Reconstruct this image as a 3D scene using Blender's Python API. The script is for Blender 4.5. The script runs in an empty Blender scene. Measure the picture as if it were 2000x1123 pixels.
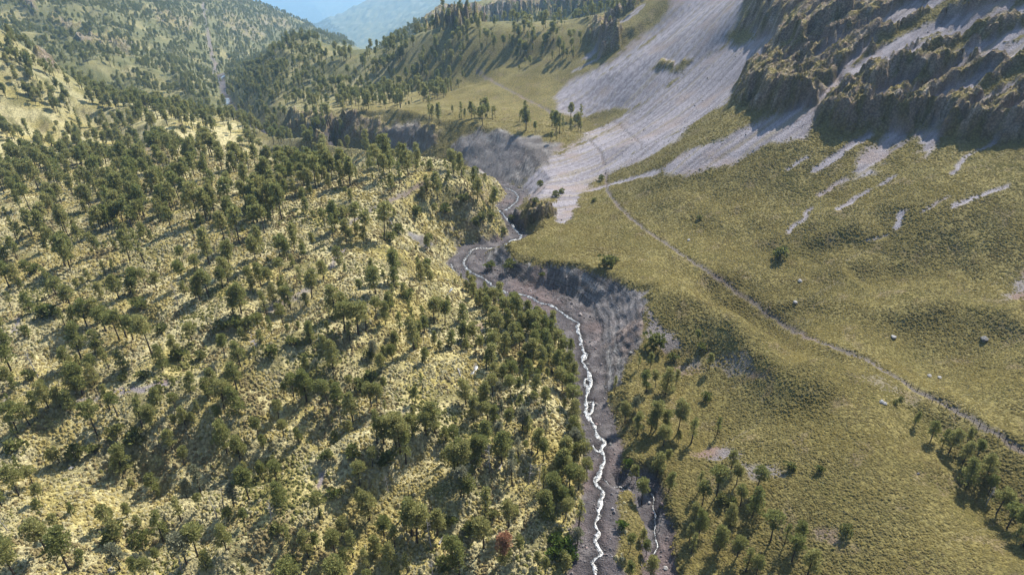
import bpy, bmesh, math, random
import numpy as np
from mathutils import Vector, Matrix

R = math.radians
scene = bpy.context.scene
COL = scene.collection

# ---------------------------------------------------------------- camera, sky, sun, exposure
CAM_Z = 400.0                       # metres; every height below is given relative to the camera and lifted by this
PITCH = R(30.0)
FPX = 1333.0                        # focal length in pixels of the 2000 px wide photograph
cam_d = bpy.data.cameras.new("drone_camera")
cam = bpy.data.objects.new("drone_camera", cam_d)
COL.objects.link(cam)
cam.location = (0.0, 0.0, CAM_Z)
cam.rotation_euler = (math.pi / 2 - PITCH, 0.0, 0.0)
cam_d.sensor_width = 36.0
cam_d.lens = 36.0 * FPX / 2000.0
cam_d.clip_start = 1.0
cam_d.clip_end = 40000.0
scene.camera = cam

SUN_AZ = R(38.0)                    # to the right of straight ahead (+Y)
SUN_EL = R(49.0)
world = bpy.data.worlds.new("World")
scene.world = world
world.use_nodes = True
wn = world.node_tree
wn.nodes.clear()
sky = wn.nodes.new("ShaderNodeTexSky")
sky.sky_type = 'NISHITA'
sky.sun_disc = False
sky.sun_elevation = SUN_EL
sky.sun_rotation = SUN_AZ
sky.altitude = 1500.0
sky.air_density = 0.8
sky.dust_density = 5.0
sky.ozone_density = 0.6
bg = wn.nodes.new("ShaderNodeBackground")
bg.inputs["Strength"].default_value = 0.06
wo = wn.nodes.new("ShaderNodeOutputWorld")
wn.links.new(sky.outputs[0], bg.inputs[0])
wn.links.new(bg.outputs[0], wo.inputs[0])

sun_d = bpy.data.lights.new("sun", 'SUN')
sun_d.energy = 5.0
sun_d.angle = R(0.6)
sun_d.color = (1.0, 0.92, 0.79)
sun = bpy.data.objects.new("sun", sun_d)
COL.objects.link(sun)
sun_dir = Vector((math.sin(SUN_AZ) * math.cos(SUN_EL), math.cos(SUN_AZ) * math.cos(SUN_EL), math.sin(SUN_EL)))
sun.rotation_euler = sun_dir.to_track_quat('Z', 'Y').to_euler()

vs = scene.view_settings
vs.view_transform = 'Standard'
vs.look = 'None'
vs.exposure = 1.52
vs.gamma = 1.0
vs.use_curve_mapping = False
scene.render.engine = 'CYCLES'
cy = scene.cycles
cy.max_bounces = 4
cy.diffuse_bounces = 1
cy.glossy_bounces = 1
cy.transmission_bounces = 2
cy.volume_bounces = 1
cy.transparent_max_bounces = 4
cy.caustics_reflective = False
cy.caustics_refractive = False
cy.use_denoising = True
try:
    cy.denoiser = 'OPENIMAGEDENOISE'
    cy.denoising_prefilter = 'ACCURATE'
except Exception:
    pass
cy.use_adaptive_sampling = False

rng = np.random.default_rng(7)
random.seed(7)

# ---------------------------------------------------------------- numpy noise
_perm = np.random.default_rng(11).permutation(4096).astype(np.int32)
_grad = np.random.default_rng(12).uniform(0, 2 * math.pi, 4096)
_gx, _gy = np.cos(_grad).astype(np.float32), np.sin(_grad).astype(np.float32)

def perlin(x, y, seed=0):
    x = np.asarray(x, np.float32); y = np.asarray(y, np.float32)
    xf = np.floor(x); yf = np.floor(y)
    xi = xf.astype(np.int32); yi = yf.astype(np.int32)
    xf = x - xf; yf = y - yf
    u = xf * xf * xf * (xf * (xf * 6 - 15) + 10)
    v = yf * yf * yf * (yf * (yf * 6 - 15) + 10)
    p0 = _perm[(xi + seed * 131) & 4095] + yi; p1 = _perm[(xi + (1 + seed * 131)) & 4095] + yi
    x1 = xf - 1; y1 = yf - 1
    h = _perm[p0 & 4095]; a = _gx[h] * xf + _gy[h] * yf
    h = _perm[p1 & 4095]; b = _gx[h] * x1 + _gy[h] * yf
    h = _perm[(p0 + 1) & 4095]; c = _gx[h] * xf + _gy[h] * y1
    h = _perm[(p1 + 1) & 4095]; d = _gx[h] * x1 + _gy[h] * y1
    a += u * (b - a); c += u * (d - c)
    return (a + v * (c - a)) * 1.5

def fbm(x, y, scale, octaves=4, seed=0, gain=0.5):
    out = 0.0; amp = 1.0; tot = 0.0; f = 1.0 / scale
    for k in range(octaves):
        out = out + amp * perlin(x * f + 17.3 * k, y * f - 9.1 * k, seed + k)
        tot += amp; amp *= gain; f *= 2.03
    return out / tot

def ridged(x, y, scale, octaves=3, seed=0):
    out = 0.0; amp = 1.0; tot = 0.0; f = 1.0 / scale
    for k in range(octaves):
        out = out + amp * (1.0 - 2.0 * np.abs(perlin(x * f + 3.1 * k, y * f + 7.7 * k, seed + k)))
        tot += amp; amp *= 0.5; f *= 2.1
    return out / tot

def sstep(a, b, x):
    t = np.clip((x - a) / (b - a), 0.0, 1.0)
    return t * t * (3 - 2 * t)

# ---------------------------------------------------------------- survey: photograph pixel <-> place
CP, SP = math.cos(PITCH), math.sin(PITCH)

def ray(u, v):
    dx = (np.asarray(u, float) - 1000.0) / FPX
    dy = (561.5 - np.asarray(v, float)) / FPX
    return dx, CP + dy * SP, -SP + dy * CP        # per unit of depth

def place(u, v, D):
    a, b, c = ray(u, v)
    return a * D, b * D, c * D

def place_z(u, D, z):
    return (u - 1000.0) / FPX * D, (D + z * SP) / CP, z

def to_pixel(x, y, z):                             # z relative to the camera
    D = y * CP - z * SP
    return 1000.0 + FPX * x / D, 561.5 - FPX * (y * SP + z * CP) / D, D

# ---------------------------------------------------------------- terrain: surveyed heights
P = [  # (pixel u, pixel v, depth D)
 # near ground left of the stream
 (0,1123,160),(400,1123,163),(800,1123,164),(1050,1123,164),(0,900,190),(300,900,189),(600,900,186),(900,900,186),
 (1080,900,188),(0,700,228),(300,700,218),(600,700,214),(850,700,218),(1000,700,226),(0,550,275),(300,550,258),
 (600,550,250),(800,550,255),(900,580,266),(0,430,330),(300,430,310),(600,430,295),(750,390,312),(850,352,338),(915,350,352),
 (600,340,370),(300,340,400),(0,340,430),(450,305,445),(530,312,432),(200,262,540),(0,260,540),(350,240,560),(480,292,478),
 (700,330,375),(780,325,380),(880,400,320),(780,460,290),
 # ridge on the left
 (0,62,620),(60,110,640),(110,150,650),(180,188,660),(300,208,670),(430,255,600),(90,200,600),
 # far hillside on the left
 (60,100,1050),(250,150,1000),(0,12,1300),(200,12,1600),(400,12,2000),(400,90,1500),(380,160,1150),(550,60,1750),(540,0,2100),
 (600,10,2200),(690,88,2500),(300,60,1400),
 # knoll in the valley
 (540,98,950),(610,96,960),(700,132,900),(480,165,930),(660,165,760),(560,165,840),(465,195,860),
 # terrace and hill beyond the stream
 (900,240,520),(700,217,600),(1050,250,500),(1100,215,560),(620,217,640),(520,220,730),(1000,190,600),(920,140,680),(830,130,720),
 (840,64,740),(1000,64,710),(1130,62,660),(700,112,860),(1090,150,620),(760,90,800),(920,60,725),
 (700,232,552),(800,240,530),(620,230,592),(900,252,500),(540,228,690),
 # hillside behind that hill
 (842,44,1300),(1000,20,1300),(740,115,1600),(1150,10,1120),(700,102,2000),(900,30,1250),(800,70,1500),
 # blue hills
 (880,0,6500),(780,20,8500),(700,62,8000),(700,93,5800),(760,70,6200),(810,40,6800),(655,45,10500),(725,2,10000),(640,10,20000),(600,0,22000),(690,0,21000),
 # scree and mountainside on the right
 (1090,215,560),(1150,250,520),(1180,320,430),(1200,130,570),(1300,150,500),(1300,50,580),(1400,100,480),(1480,80,440),(1350,220,430),
 (1250,280,425),(1450,190,395),(1250,340,385),(1180,400,366),(1300,310,370),(1400,300,345),(1500,300,331),(1600,250,336),
 (1550,200,350),(1750,260,322),(1950,270,303),(1650,100,370),(1800,100,352),(1990,100,326),(1600,10,410),(1800,10,370),
 (2000,10,340),(1450,10,480),(1300,0,600),(1250,10,640),(1500,200,368),
 # grass slope on the right
 (1300,420,325),(1450,420,310),(1600,400,300),(1800,400,275),(2000,400,258),(1500,500,282),(1700,500,265),(1900,500,250),
 (2000,560,232),(1750,620,233),(1950,650,215),(2000,750,190),(1850,720,211),(1700,705,208),(1580,655,226),(1400,530,272),
 (1280,460,305),(1500,640,243),(1400,590,255),(1300,585,246),(1450,655,223),(1580,715,206),(1180,555,262),(1050,525,284),(1000,500,300),
 (1100,470,310),(1150,420,345),(1050,430,345),(1080,390,372),
 # hummock bottom right
 (1700,850,178),(1500,800,196),(1350,700,222),(1300,800,206),(1400,950,180),(1600,1000,165),(1800,1000,159),(1950,900,168),
 (1950,1050,154),(1500,1123,160),(1750,1123,149),(2000,1123,141),(1280,1000,178),(1300,1123,163),(1850,800,187),(2000,880,168),
]
PZ = [  # (pixel u, depth D, height) hidden ground behind ridges
 (0,800,-190),(100,820,-215),(250,800,-225),(400,760,-222),(560,1250,-325),(640,1300,-335),(700,1200,-300),(850,930,-205),(1000,930,-200),
 (430,1300,-300),(440,1000,-252),(1130,880,-170),(660,14000,-2600),(760,13000,-1950),(560,3200,-600),(700,3400,-780),(760,3600,-820),(660,3700,-830),(720,4500,-1010),(640,3000,-660),(800,4400,-930),(610,4200,-850),(840,3200,-650),(640,6500,-1350),(700,2700,-560),(760,2400,-560),(820,3000,-640),(640,2600,-470),
 (1250,900,-95),(600,480,-176),(530,525,-188),(700,462,-166),(800,432,-160),(480,570,-190),(650,500,-180),(840,2000,-430),(800,2400,-520),(900,1900,-330),
]
W = [  # (x, y, height) outside the frame
 (-260,60,-138),(-420,150,-138),(-520,400,-140),(-900,600,-130),(-1500,1200,-60),(-1900,2200,-60),(-2500,4500,-200),(-100,40,-138),(0,40,-141),
 (80,40,-132),(170,60,-112),(260,130,-88),(330,220,-62),(420,300,-20),(520,420,20),(560,560,40),(600,800,30),(800,1100,20),
 (1200,1600,40),(1800,2500,60),(2500,4500,50),(700,3200,-220),(0,27000,-2900),(-9000,27000,-1900),(9000,27000,-1300),(-5000,27000,-2900),
 (-3300,18500,-2800),(2000,14000,-1300),(330,420,-15),(400,560,0),(420,700,-25),(250,60,-100),(400,150,-50),
]
pts = [place(*p) for p in P] + [place_z(*p) for p in PZ] + W
pts = np.array(pts)

def logpol(x, y):
    r = np.sqrt(x * x + y * y)
    return np.arctan2(x, y) * 1.0, np.log(r)

ca, cl = logpol(pts[:, 0], pts[:, 1])
def _k(d2):
    return 0.5 * d2 * np.log(d2 + 1e-12)
n = len(pts)
K = _k((ca[:, None] - ca[None]) ** 2 + (cl[:, None] - cl[None]) ** 2)
# heights are interpolated as depression (height over distance), which stays even from near to far
val = pts[:, 2] / np.hypot(pts[:, 0], pts[:, 1])
A = np.zeros((n + 3, n + 3))
A[:n, :n] = K + np.eye(n) * 2e-4
Q = np.stack([np.ones(n), ca, cl], 1)
A[:n, n:] = Q; A[n:, :n] = Q.T
coef = np.linalg.solve(A, np.concatenate([val, np.zeros(3)]))

NC, NR = 880, 960
AZ0, AZ1 = R(-62), R(62)
az = np.linspace(AZ0, AZ1, NC)
R0, R1 = 58.0, 29000.0
e = -0.30
rr = (np.linspace(R0 ** e, R1 ** e, NR)) ** (1 / e)
# the smooth surface is solved on a coarse lattice and resampled with cubics
CCN, CRN = 221, 241
azc = np.linspace(AZ0, AZ1, CCN)
tl = np.linspace(R0 ** e, R1 ** e, CRN)
rc = tl ** (1 / e)
LAc, LRc = np.meshgrid(azc, np.log(rc))
def tps(a, l):
    out = np.empty(a.size)
    af, lf = a.ravel(), l.ravel()
    for i in range(0, af.size, 20000):
        s = slice(i, i + 20000)
        d2 = (af[s, None] - ca) ** 2 + (lf[s, None] - cl) ** 2
        out[s] = _k(d2) @ coef[:n] + coef[n] + coef[n + 1] * af[s] + coef[n + 2] * lf[s]
    return out.reshape(a.shape)
Dc = tps(LAc, LRc)

def cubic_axis(Gr, pos, axis):
    m = Gr.shape[axis]
    i = np.clip(np.floor(pos).astype(int), 0, m - 2); t = pos - i
    def tk(j): return np.take(Gr, np.clip(j, 0, m - 1), axis=axis)
    p0, p1, p2, p3 = tk(i - 1), tk(i), tk(i + 1), tk(i + 2)
    sh = [1, 1]; sh[axis] = -1
    t = t.reshape(sh)
    return p1 + 0.5 * t * (p2 - p0 + t * (2 * p0 - 5 * p1 + 4 * p2 - p3 + t * (3 * (p1 - p2) + p3 - p0)))
Dg = cubic_axis(cubic_axis(Dc, np.linspace(0, CCN - 1, NC), 1), np.linspace(0, CRN - 1, NR), 0)
AZg, RRg = np.meshgrid(az, rr)
X = RRg * np.sin(AZg); Y = RRg * np.cos(AZg)
Z = Dg * RRg
rdist = RRg

def hit_on(Zs, u, v):
    """where the view ray of a photograph pixel meets the surface Zs"""
    u = np.atleast_1d(np.asarray(u, float)); v = np.atleast_1d(np.asarray(v, float))
    a, b, c = ray(u, v)
    azr = np.arctan2(a, b); s = c / np.hypot(a, b)
    ci = np.clip((azr - AZ0) / (AZ1 - AZ0) * (NC - 1), 0, NC - 1.001)
    i0 = ci.astype(int); t = ci - i0
    zz = Zs[:, i0] * (1 - t) + Zs[:, i0 + 1] * t
    f = zz - rr[:, None] * s
    f[rr < 62] = -1
    k = np.argmax(f >= 0, axis=0)
    none = ~(f >= 0).any(axis=0)
    k = np.where(none, NR - 1, np.maximum(k, 1))
    j = np.arange(len(u))
    f0, f1 = f[k - 1, j], f[k, j]
    w = np.clip(-f0 / np.where(np.abs(f1 - f0) < 1e-9, 1e-9, f1 - f0), 0, 1)
    rh = rr[k - 1] + w * (rr[k] - rr[k - 1])
    return rh * np.sin(azr), rh * np.cos(azr), zz[k - 1, j] * (1 - w) + zz[k, j] * w

def height_at(Zs, x, y):
    x = np.atleast_1d(np.asarray(x, float)); y = np.atleast_1d(np.asarray(y, float))
    r_ = np.hypot(x, y); a_ = np.arctan2(x, y)
    ci = np.clip((a_ - AZ0) / (AZ1 - AZ0) * (NC - 1), 0, NC - 1.001)
    ri = np.clip((np.maximum(r_, R0) ** e - R0 ** e) / (R1 ** e - R0 ** e) * (NR - 1), 0, NR - 1.001)
    i, j = ri.astype(int), ci.astype(int); s, t = ri - i, ci - j
    return (Zs[i, j] * (1 - t) + Zs[i, j + 1] * t) * (1 - s) + (Zs[i + 1, j] * (1 - t) + Zs[i + 1, j + 1] * t) * s

def densify(line, step):
    out = []
    for (a0, b0), (a1, b1) in zip(line[:-1], line[1:]):
        k = max(1, int(math.hypot(a1 - a0, b1 - b0) / step))
        for i in range(k):
            out.append((a0 + (a1 - a0) * i / k, b0 + (b1 - b0) * i / k))
    out.append(line[-1])
    return out

def near_line(x, y, line):
    """distance to a world polyline and the fraction (by vertex index) of the nearest point"""
    best = np.full(x.shape, 1e12); par = np.zeros(x.shape); side = np.zeros(x.shape)
    for i in range(len(line) - 1):
        ax, ay = line[i][:2]; bx, by = line[i + 1][:2]
        ex, ey = bx - ax, by - ay
        L2 = ex * ex + ey * ey + 1e-9
        t = np.clip(((x - ax) * ex + (y - ay) * ey) / L2, 0, 1)
        dx, dy = x - ax - t * ex, y - ay - t * ey
        d2 = dx * dx + dy * dy
        m = d2 < best
        best = np.where(m, d2, best); par = np.where(m, i + t, par)
        side = np.where(m, np.sign(ex * dy - ey * dx), side)
    return np.sqrt(best), par, side

def window(line, pad):
    xs = [p[0] for p in line]; ys = [p[1] for p in line]
    m = (X > min(xs) - pad) & (X < max(xs) + pad) & (Y > min(ys) - pad) & (Y < max(ys) + pad)
    ii = np.where(m.any(1))[0]; jj = np.where(m.any(0))[0]
    if len(ii) == 0: return None
    return (slice(ii[0], ii[-1] + 1), slice(jj[0], jj[-1] + 1))

ZS = Z.copy()                        # smooth surface, used to place ridge and gully lines

def world_line(pix, step=25):
    d = densify(pix, step)
    x, y, z = hit_on(ZS, [p[0] for p in d], [p[1] for p in d])
    return list(zip(x, y, z))

def swell(pix, amp, width, sharp=1.0):
    """a ridge (amp > 0) or gully (amp < 0) along a line"""
    global Z
    ln = world_line(pix)
    w = window(ln, width * 3)
    if w is None: return
    x, y = X[w], Y[w]
    wx = x + fbm(x, y, width * 2.2, 2, 41) * width * 0.8; wy = y + fbm(x, y, width * 2.2, 2, 51) * width * 0.8
    d, par, sd = near_line(wx, wy, ln)
    m = len(ln) - 1
    fade = np.clip(np.minimum(par, m - par) / (0.2 * m) + 0.25, 0, 1)
    Z[w] = Z[w] + amp * fade * np.exp(-(d / width) ** 2 * sharp)

# ridges and gullies seen in the photograph
swell([(330,1110),(480,1060),(600,960),(700,870),(830,820)], 4.5, 8)
swell([(180,930),(330,920),(450,900),(560,850),(690,795)], -8.0, 10)
swell([(20,900),(170,860),(300,900)], -5.0, 11)
swell([(250,1060),(380,1050),(480,980)], -4.5, 7)
swell([(640,1100),(760,980),(900,850),(1000,760)], -3.5, 7)
swell([(740,1100),(850,960),(960,850)], 2.5, 6)
swell([(880,1100),(960,1000),(1040,880)], -2.5, 7)
swell([(560,760),(700,720),(820,640),(880,590)], -2.5, 9)
swell([(480,720),(600,650),(760,560)], 2.5, 10)
swell([(60,690),(200,640),(330,600)], -4.5, 11)
swell([(330,700),(480,640),(600,580)], -4.0, 9)
swell([(100,560),(260,520),(400,500)], -2.0, 12)
swell([(740,420),(810,455),(870,485)], -7.0, 9)
swell([(770,400),(860,420),(960,445)], 3.5, 8)
swell([(930,160),(800,160),(700,180)], -6.0, 25)
swell([(120,215),(200,245),(270,290)], -12.0, 22)
swell([(20,230),(120,270),(260,310)], -8.0, 18)
swell([(30,120),(80,180),(150,215)], 6.0, 20)
swell([(1340,540),(1400,568),(1480,622),(1560,672),(1640,716)], -7.5, 13)
swell([(1250,575),(1330,595),(1430,645),(1520,695),(1600,728),(1680,752)], 6.0, 11)
swell([(1300,660),(1380,760),(1420,880)], -3.0, 14)
swell([(1750,640),(1850,610),(2000,600)], 2.0, 14)
swell([(1660,560),(1760,530),(1900,520)], -3.0, 13)
swell([(1480,470),(1600,440),(1720,420)], 3.5, 12)
swell([(1260,400),(1360,420),(1460,440)], 3.0, 12)
swell([(1600,540),(1700,500),(1800,470),(1900,440)], 1.8, 12)
swell([(1560,510),(1680,470),(1800,430)], -2.0, 12)
swell([(1720,700),(1850,690),(2000,650)], -3.0, 14)
swell([(1780,790),(1880,900),(1990,1040)], -3.5, 7)
swell([(1800,760),(1900,810),(2000,860)], 1.5, 5)
swell([(1640,620),(1760,560),(1900,580)], 2.5, 14)
swell([(560,120),(640,110),(690,140)], 8.0, 40)
swell([(900,160),(980,120),(1080,100)], -7.0, 22)

# fractal relief, gentler close to the camera
wob = np.clip(rdist / 300.0, 0.35, 8.0)
Z = Z + fbm(X, Y, 55.0, 4, 3) * 2.2 * np.clip(wob, 0, 1.6)
axis_calm = 1 - .85 * sstep(R(-27), R(-21), AZg) * sstep(R(-2), R(-6), AZg) * sstep(1300, 1900, rdist) * sstep(9000, 6000, rdist)   # the open valley mouth is smoother
Z = Z + (ridged(X, Y, 260.0, 4, 23) - .25) * np.clip((rdist - 500) * 0.026, 0, 58) * axis_calm
far_left = sstep(R(-13), R(-18), AZg) * sstep(750, 1050, rdist) * sstep(3200, 2400, rdist)
Z = Z + ridged(X, Y, 150.0, 4, 27) * 20 * far_left + ridged(X * .8 + Y * .6, Y * .25 - X * .2, 60.0, 2, 33) * 7 * far_left
Z = Z + fbm(X, Y, 900.0, 3, 29) * np.clip((rdist - 1200) * 0.02, 0, 60) * axis_calm

# ---------------------------------------------------------------- the stream valley
STREAM = [(1180,1180,-138.5),(1165,1123,-139),(1158,1080,-139),(1165,1010,-139.5),(1178,940,-140),(1180,880,-140.5),
 (1160,800,-141),(1152,740,-141.5),(1142,690,-142),(1132,640,-142.5),(1100,612,-143),(1050,588,-144),(1000,574,-144.5),
 (950,545,-145.5),(912,515,-146.5),(918,490,-148),(970,482,-149),(1012,465,-150.5),(1000,440,-152.5),(985,415,-156),
 (1000,395,-159),(1010,377,-163),(970,357,-170)]
st = [place_z(u_, z_ / (-SP + (561.5 - v_) / FPX * CP), z_) for u_, v_, z_ in STREAM]
st += [place_z(*p) for p in [(880,495,-174),(780,527,-181),(680,570,-190),(590,615,-199),(520,694,-212),(470,800,-229),(450,890,-240),(440,1000,-257),(430,1300,-301),(560,1900,-380),(690,2600,-500)]]
bed_half = [8]*2 + [5,5,5.5,5.5,5.5,5.5,6,9,11,10,9,9,9,7,5,5,4,6,7,7,5] + [4,4,4,4,4,4,4,5,6,8,10]
st = np.array(st)
zp = np.array(bed_half, float)
# meander with short kinks so that the line is not a smooth spline
w = window(st, 160)
wx = X + fbm(X, Y, 14.0, 3, 61) * 2.6; wy = Y + fbm(X, Y, 14.0, 3, 67) * 2.6
d_st, par_st, side_st = near_line(wx[w], wy[w], st)
idx = np.clip(par_st, 0, len(st) - 1.001); i0 = idx.astype(int); tt = idx - i0
bz = st[i0, 2] * (1 - tt) + st[i0 + 1, 2] * tt
hw = zp[i0] * (1 - tt) + zp[i0 + 1] * tt
# bank steepness on each side (right bank of the picture is the eroded one)
parknots = [0, 4, 7, 8, 13, 15, 18, 22, 26, 30, 33]
steep_r = np.interp(par_st, parknots, [0.8, 0.8, 0.85, 0.95, 0.95, 0.75, 0.8, 0.70, 0.95, 0.8, 0.5])
steep_l = np.interp(par_st, parknots, [0.7, 0.7, 0.7, 0.6, 0.5, 0.9, 1.25, 1.2, 0.7, 0.6, 0.5])
rightside = side_st < 0
steep = np.where(rightside, steep_r, steep_l)
rough_bank = ridged(wx[w], wy[w], 9.0, 3, 71) * 1.2
up = np.maximum(d_st - hw, 0)
cut = bz + np.where(up > 0, up * steep + np.minimum(up, 6) / 6 * rough_bank, 0) + np.minimum(d_st, hw) / hw * 0.35
ZW = Z[w]
k_ = np.where(rightside, 0.5, 1.6)
hsm = np.clip(0.5 + 0.5 * (ZW - cut) / k_, 0, 1)
newz = ZW * (1 - hsm) + cut * hsm - k_ * hsm * (1 - hsm)
depth_cut = ZW - newz
Z[w] = newz
BED = np.zeros_like(Z); BED[w] = sstep(1.5, -0.8, d_st - hw)
BANK = np.zeros_like(Z)
BANK[w] = sstep(0.8, 3.0, depth_cut) * sstep(-1.0, 1.0, d_st - hw)
DST = np.full(Z.shape, 1e3); DST[w] = d_st - hw
PAR = np.zeros(Z.shape); PAR[w] = par_st
RIGHT = np.zeros(Z.shape, bool); RIGHT[w] = rightside

# side channel at the right of the stream
SIDE = [(1225,925),(1262,935),(1272,965),(1280,1010),(1284,1050),(1290,1090),(1300,1150)]
side_ln = world_line(SIDE, 15)
w2 = window(side_ln, 30)
d2_, p2_, s2_ = near_line(wx[w2], wy[w2], side_ln)
Z[w2] -= 3.2 * np.exp(-(d2_ / 4.2) ** 4)
SIDEBED = np.zeros_like(Z); SIDEBED[w2] = sstep(4.6, 3.2, d2_)

ZB = Z.copy()                        # used for placing outlines

def poly_world(pix, step=18):
    d = densify(list(pix) + [pix[0]], step)
    x, y, z = hit_on(ZB, [p[0] for p in d], [p[1] for p in d])
    return np.stack([x, y], 1)

def poly_mask(pix, soft=3.0, warp=3.0, wscale=12.0, seed=80):
    """0..1 mask of a patch of ground outlined in the photograph, with ragged soft edges in metres"""
    pw = poly_world(pix)
    out = np.zeros_like(Z)
    w = window(pw, soft * 2 + warp * 2)
    if w is None: return out
    x = X[w] + fbm(X[w], Y[w], wscale, 3, seed) * warp * 2; y = Y[w] + fbm(X[w], Y[w], wscale, 3, seed + 9) * warp * 2
    inside = np.zeros(x.shape, bool); best = np.full(x.shape, 1e12)
    for i in range(len(pw) - 1):
        ax, ay = pw[i]; bx, by = pw[i + 1]
        cond = ((ay > y) != (by > y))
        with np.errstate(divide='ignore', invalid='ignore'):
            xin = (bx - ax) * (y - ay) / (by - ay + 1e-12) + ax
        inside ^= cond & (x < xin)
        ex, ey = bx - ax, by - ay
        t = np.clip(((x - ax) * ex + (y - ay) * ey) / (ex * ex + ey * ey + 1e-9), 0, 1)
        best = np.minimum(best, (x - ax - t * ex) ** 2 + (y - ay - t * ey) ** 2)
    sd = np.sqrt(best) * np.where(inside, 1, -1)
    out[w] = sstep(-soft, soft, sd)
    return out

def strip_mask(pix, width, soft=0.6, warp=1.0, wscale=8.0, seed=90):
    ln = world_line_b(pix)
    out = np.zeros_like(Z)
    w = window(ln, width * 3 + 6)
    if w is None: return out
    x = X[w] + fbm(X[w], Y[w], wscale, 2, seed) * warp; y = Y[w] + fbm(X[w], Y[w], wscale, 2, seed + 5) * warp
    d, p, s = near_line(x, y, ln)
    out[w] = sstep(width / 2 + soft, width / 2 - soft, d)
    return out

def world_line_b(pix, step=15):
    d = densify(pix, step)
    x, y, z = hit_on(ZB, [p[0] for p in d], [p[1] for p in d])
    return list(zip(x, y, z))

# ---------------------------------------------------------------- what covers the ground
AL = X * -0.90 + Y * -0.44           # down the fall line of the mountain on the right
AC = X * 0.44 + Y * -0.90            # across it
streak = fbm(AC / 3.2, AL / 70.0, 1.0, 4, 101)

SCREE = np.zeros_like(Z); ROCK = np.zeros_like(Z); SOIL = np.zeros_like(Z); GRAVEL = np.zeros_like(Z); TRAIL = np.zeros_like(Z)
def add(M, m): np.maximum(M, m, out=M)

on_right = np.zeros_like(Z)
xs_line = np.interp(Y, st[:, 1][np.argsort(st[:, 1])], st[:, 0][np.argsort(st[:, 1])])
on_right = sstep(-6, 10, X - xs_line) * sstep(800, 560, rdist)
on_right = np.maximum(on_right, sstep(480, 520, Y) * sstep(-160, -60, X) * sstep(900, 700, rdist))
# large scree fans
add(SCREE, poly_mask([(1086,220),(1100,165),(1150,140),(1215,105),(1290,40),(1318,-20),(1470,-20),(1440,40),(1512,62),(1505,100),(1480,140),(1440,160),
  (1430,200),(1380,222),(1330,272),(1270,302),(1200,332),(1140,372),(1060,392),(1015,370),(1030,338),(1100,290),(1170,242),(1165,222),(1140,232)], 9, 5, 30, 111))
add(SCREE, poly_mask([(1280,340),(1330,303),(1400,272),(1480,242),(1550,216),(1618,172),(1604,200),(1592,250),(1562,276),(1500,288),(1420,316),(1340,342)], 6, 4, 20, 113))
add(SCREE, poly_mask([(1640,366),(1690,300),(1762,240),(1768,262),(1725,320),(1690,340)], 6, 3, 12, 115))
add(SCREE, poly_mask([(1780,275),(1832,234),(1842,262),(1815,312),(1800,290)], 6, 3, 12, 117))
add(SCREE, poly_mask([(1085,370),(1135,360),(1130,400),(1105,440),(1085,430)], 2, 3, 12, 119))
for ln, wd in [([(1588,332),(1640,300),(1700,262)],3.5),([(1636,408),(1665,390),(1700,370)],2.8),([(1540,452),(1565,430),(1582,408)],2.2),([(1755,442),(1762,415)],3),
   ([(1865,404),(1910,382),(1965,362)],2.6),([(1860,338),(1890,305),(1950,272)],2.2),([(1600,380),(1650,350)],2.5),([(1720,360),(1745,345)],2),([(1535,330),(1580,305)],1.8),
   ([(1800,412),(1850,385)],1.6),([(1690,470),(1740,455)],1.2),([(1285,335),(1210,355),(1150,372)],5),([(1668,158),(1740,110),(1830,60),(1960,12)],9),([(1700,206),(1770,165),(1850,120),(1985,66)],4.5),
   ([(1765,216),(1830,172),(1900,128),(2010,80)],4.5),([(1880,192),(1935,150)],3),([(1590,210),(1640,160),(1665,130),(1700,95)],4),([(1830,90),(1900,60),(2000,20)],5),
   ([(1920,110),(2000,60)],4),([(1560,75),(1640,30),(1700,-5)],5.7),([(1600,120),(1690,68),(1790,12)],6.6),([(1520,150),(1580,112),(1640,80)],4.8),([(1720,150),(1800,102),(1900,50)],5.7),
   ([(1690,230),(1740,195),(1790,165)],4.9),([(1800,232),(1860,190),(1930,150)],5.7),([(1870,255),(1920,215),(1990,170)],4.9),([(1940,262),(1985,225),(2020,205)],4.9),([(1730,60),(1800,20),(1850,-8)],6.6),([(1530,60),(1580,20),(1610,-5)],4.8),([(1960,120),(2020,85)],5.7),([(1470,190),(1510,165),(1550,140)],2),([(1850,150),(1900,110),(1960,90)],3),([(1960,180),(2000,160)],3),([(1180,110),(1120,140)],4),([(1250,20),(1190,75),(1150,110)],10)]:
    add(SCREE, strip_mask(ln, wd, 0.9, 2.0, 10, 121))
add(SOIL, poly_mask([(1962,585),(1985,545),(2010,515),(2010,580)], 1.5, 2, 8, 131) * 0.9)
# grassy tongues inside the scree
GTONG = np.zeros_like(Z)
for pl in [[(1135,232),(1180,215),(1245,205),(1190,240),(1150,258)],[(1280,130),(1300,110),(1325,118),(1310,140)],[(1305,140),(1335,120),(1345,128),(1320,145)],
   [(1180,100),(1210,55),(1265,32),(1270,45),(1240,75),(1200,100)],[(1415,72),(1460,50),(1490,62),(1440,90)]]:
    add(GTONG, poly_mask(pl, 2, 4, 14, 141))
for ln, wd in [([(1180,245),(1260,200),(1340,140),(1420,85)],3),([(1170,150),(1230,110),(1300,55)],3.5),([(1090,300),(1160,270),(1240,225)],2.5),([(1230,300),(1330,255),(1420,205)],2.2)]:
    add(GTONG, strip_mask(ln, wd, 1.2, 3, 9, 143) * (0.4 + 0.6 * sstep(-0.1, 0.3, fbm(X, Y, 12, 3, 145))))
SCREE = np.clip(SCREE - GTONG, 0, 1)
fine_streak = fbm(AC / 1.5, AL / 45.0, 1.0, 3, 105)
SCREE = sstep(.24, .76, SCREE + (.55 * streak + .35 * fine_streak) * (1.1 - .75 * SCREE))

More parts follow.
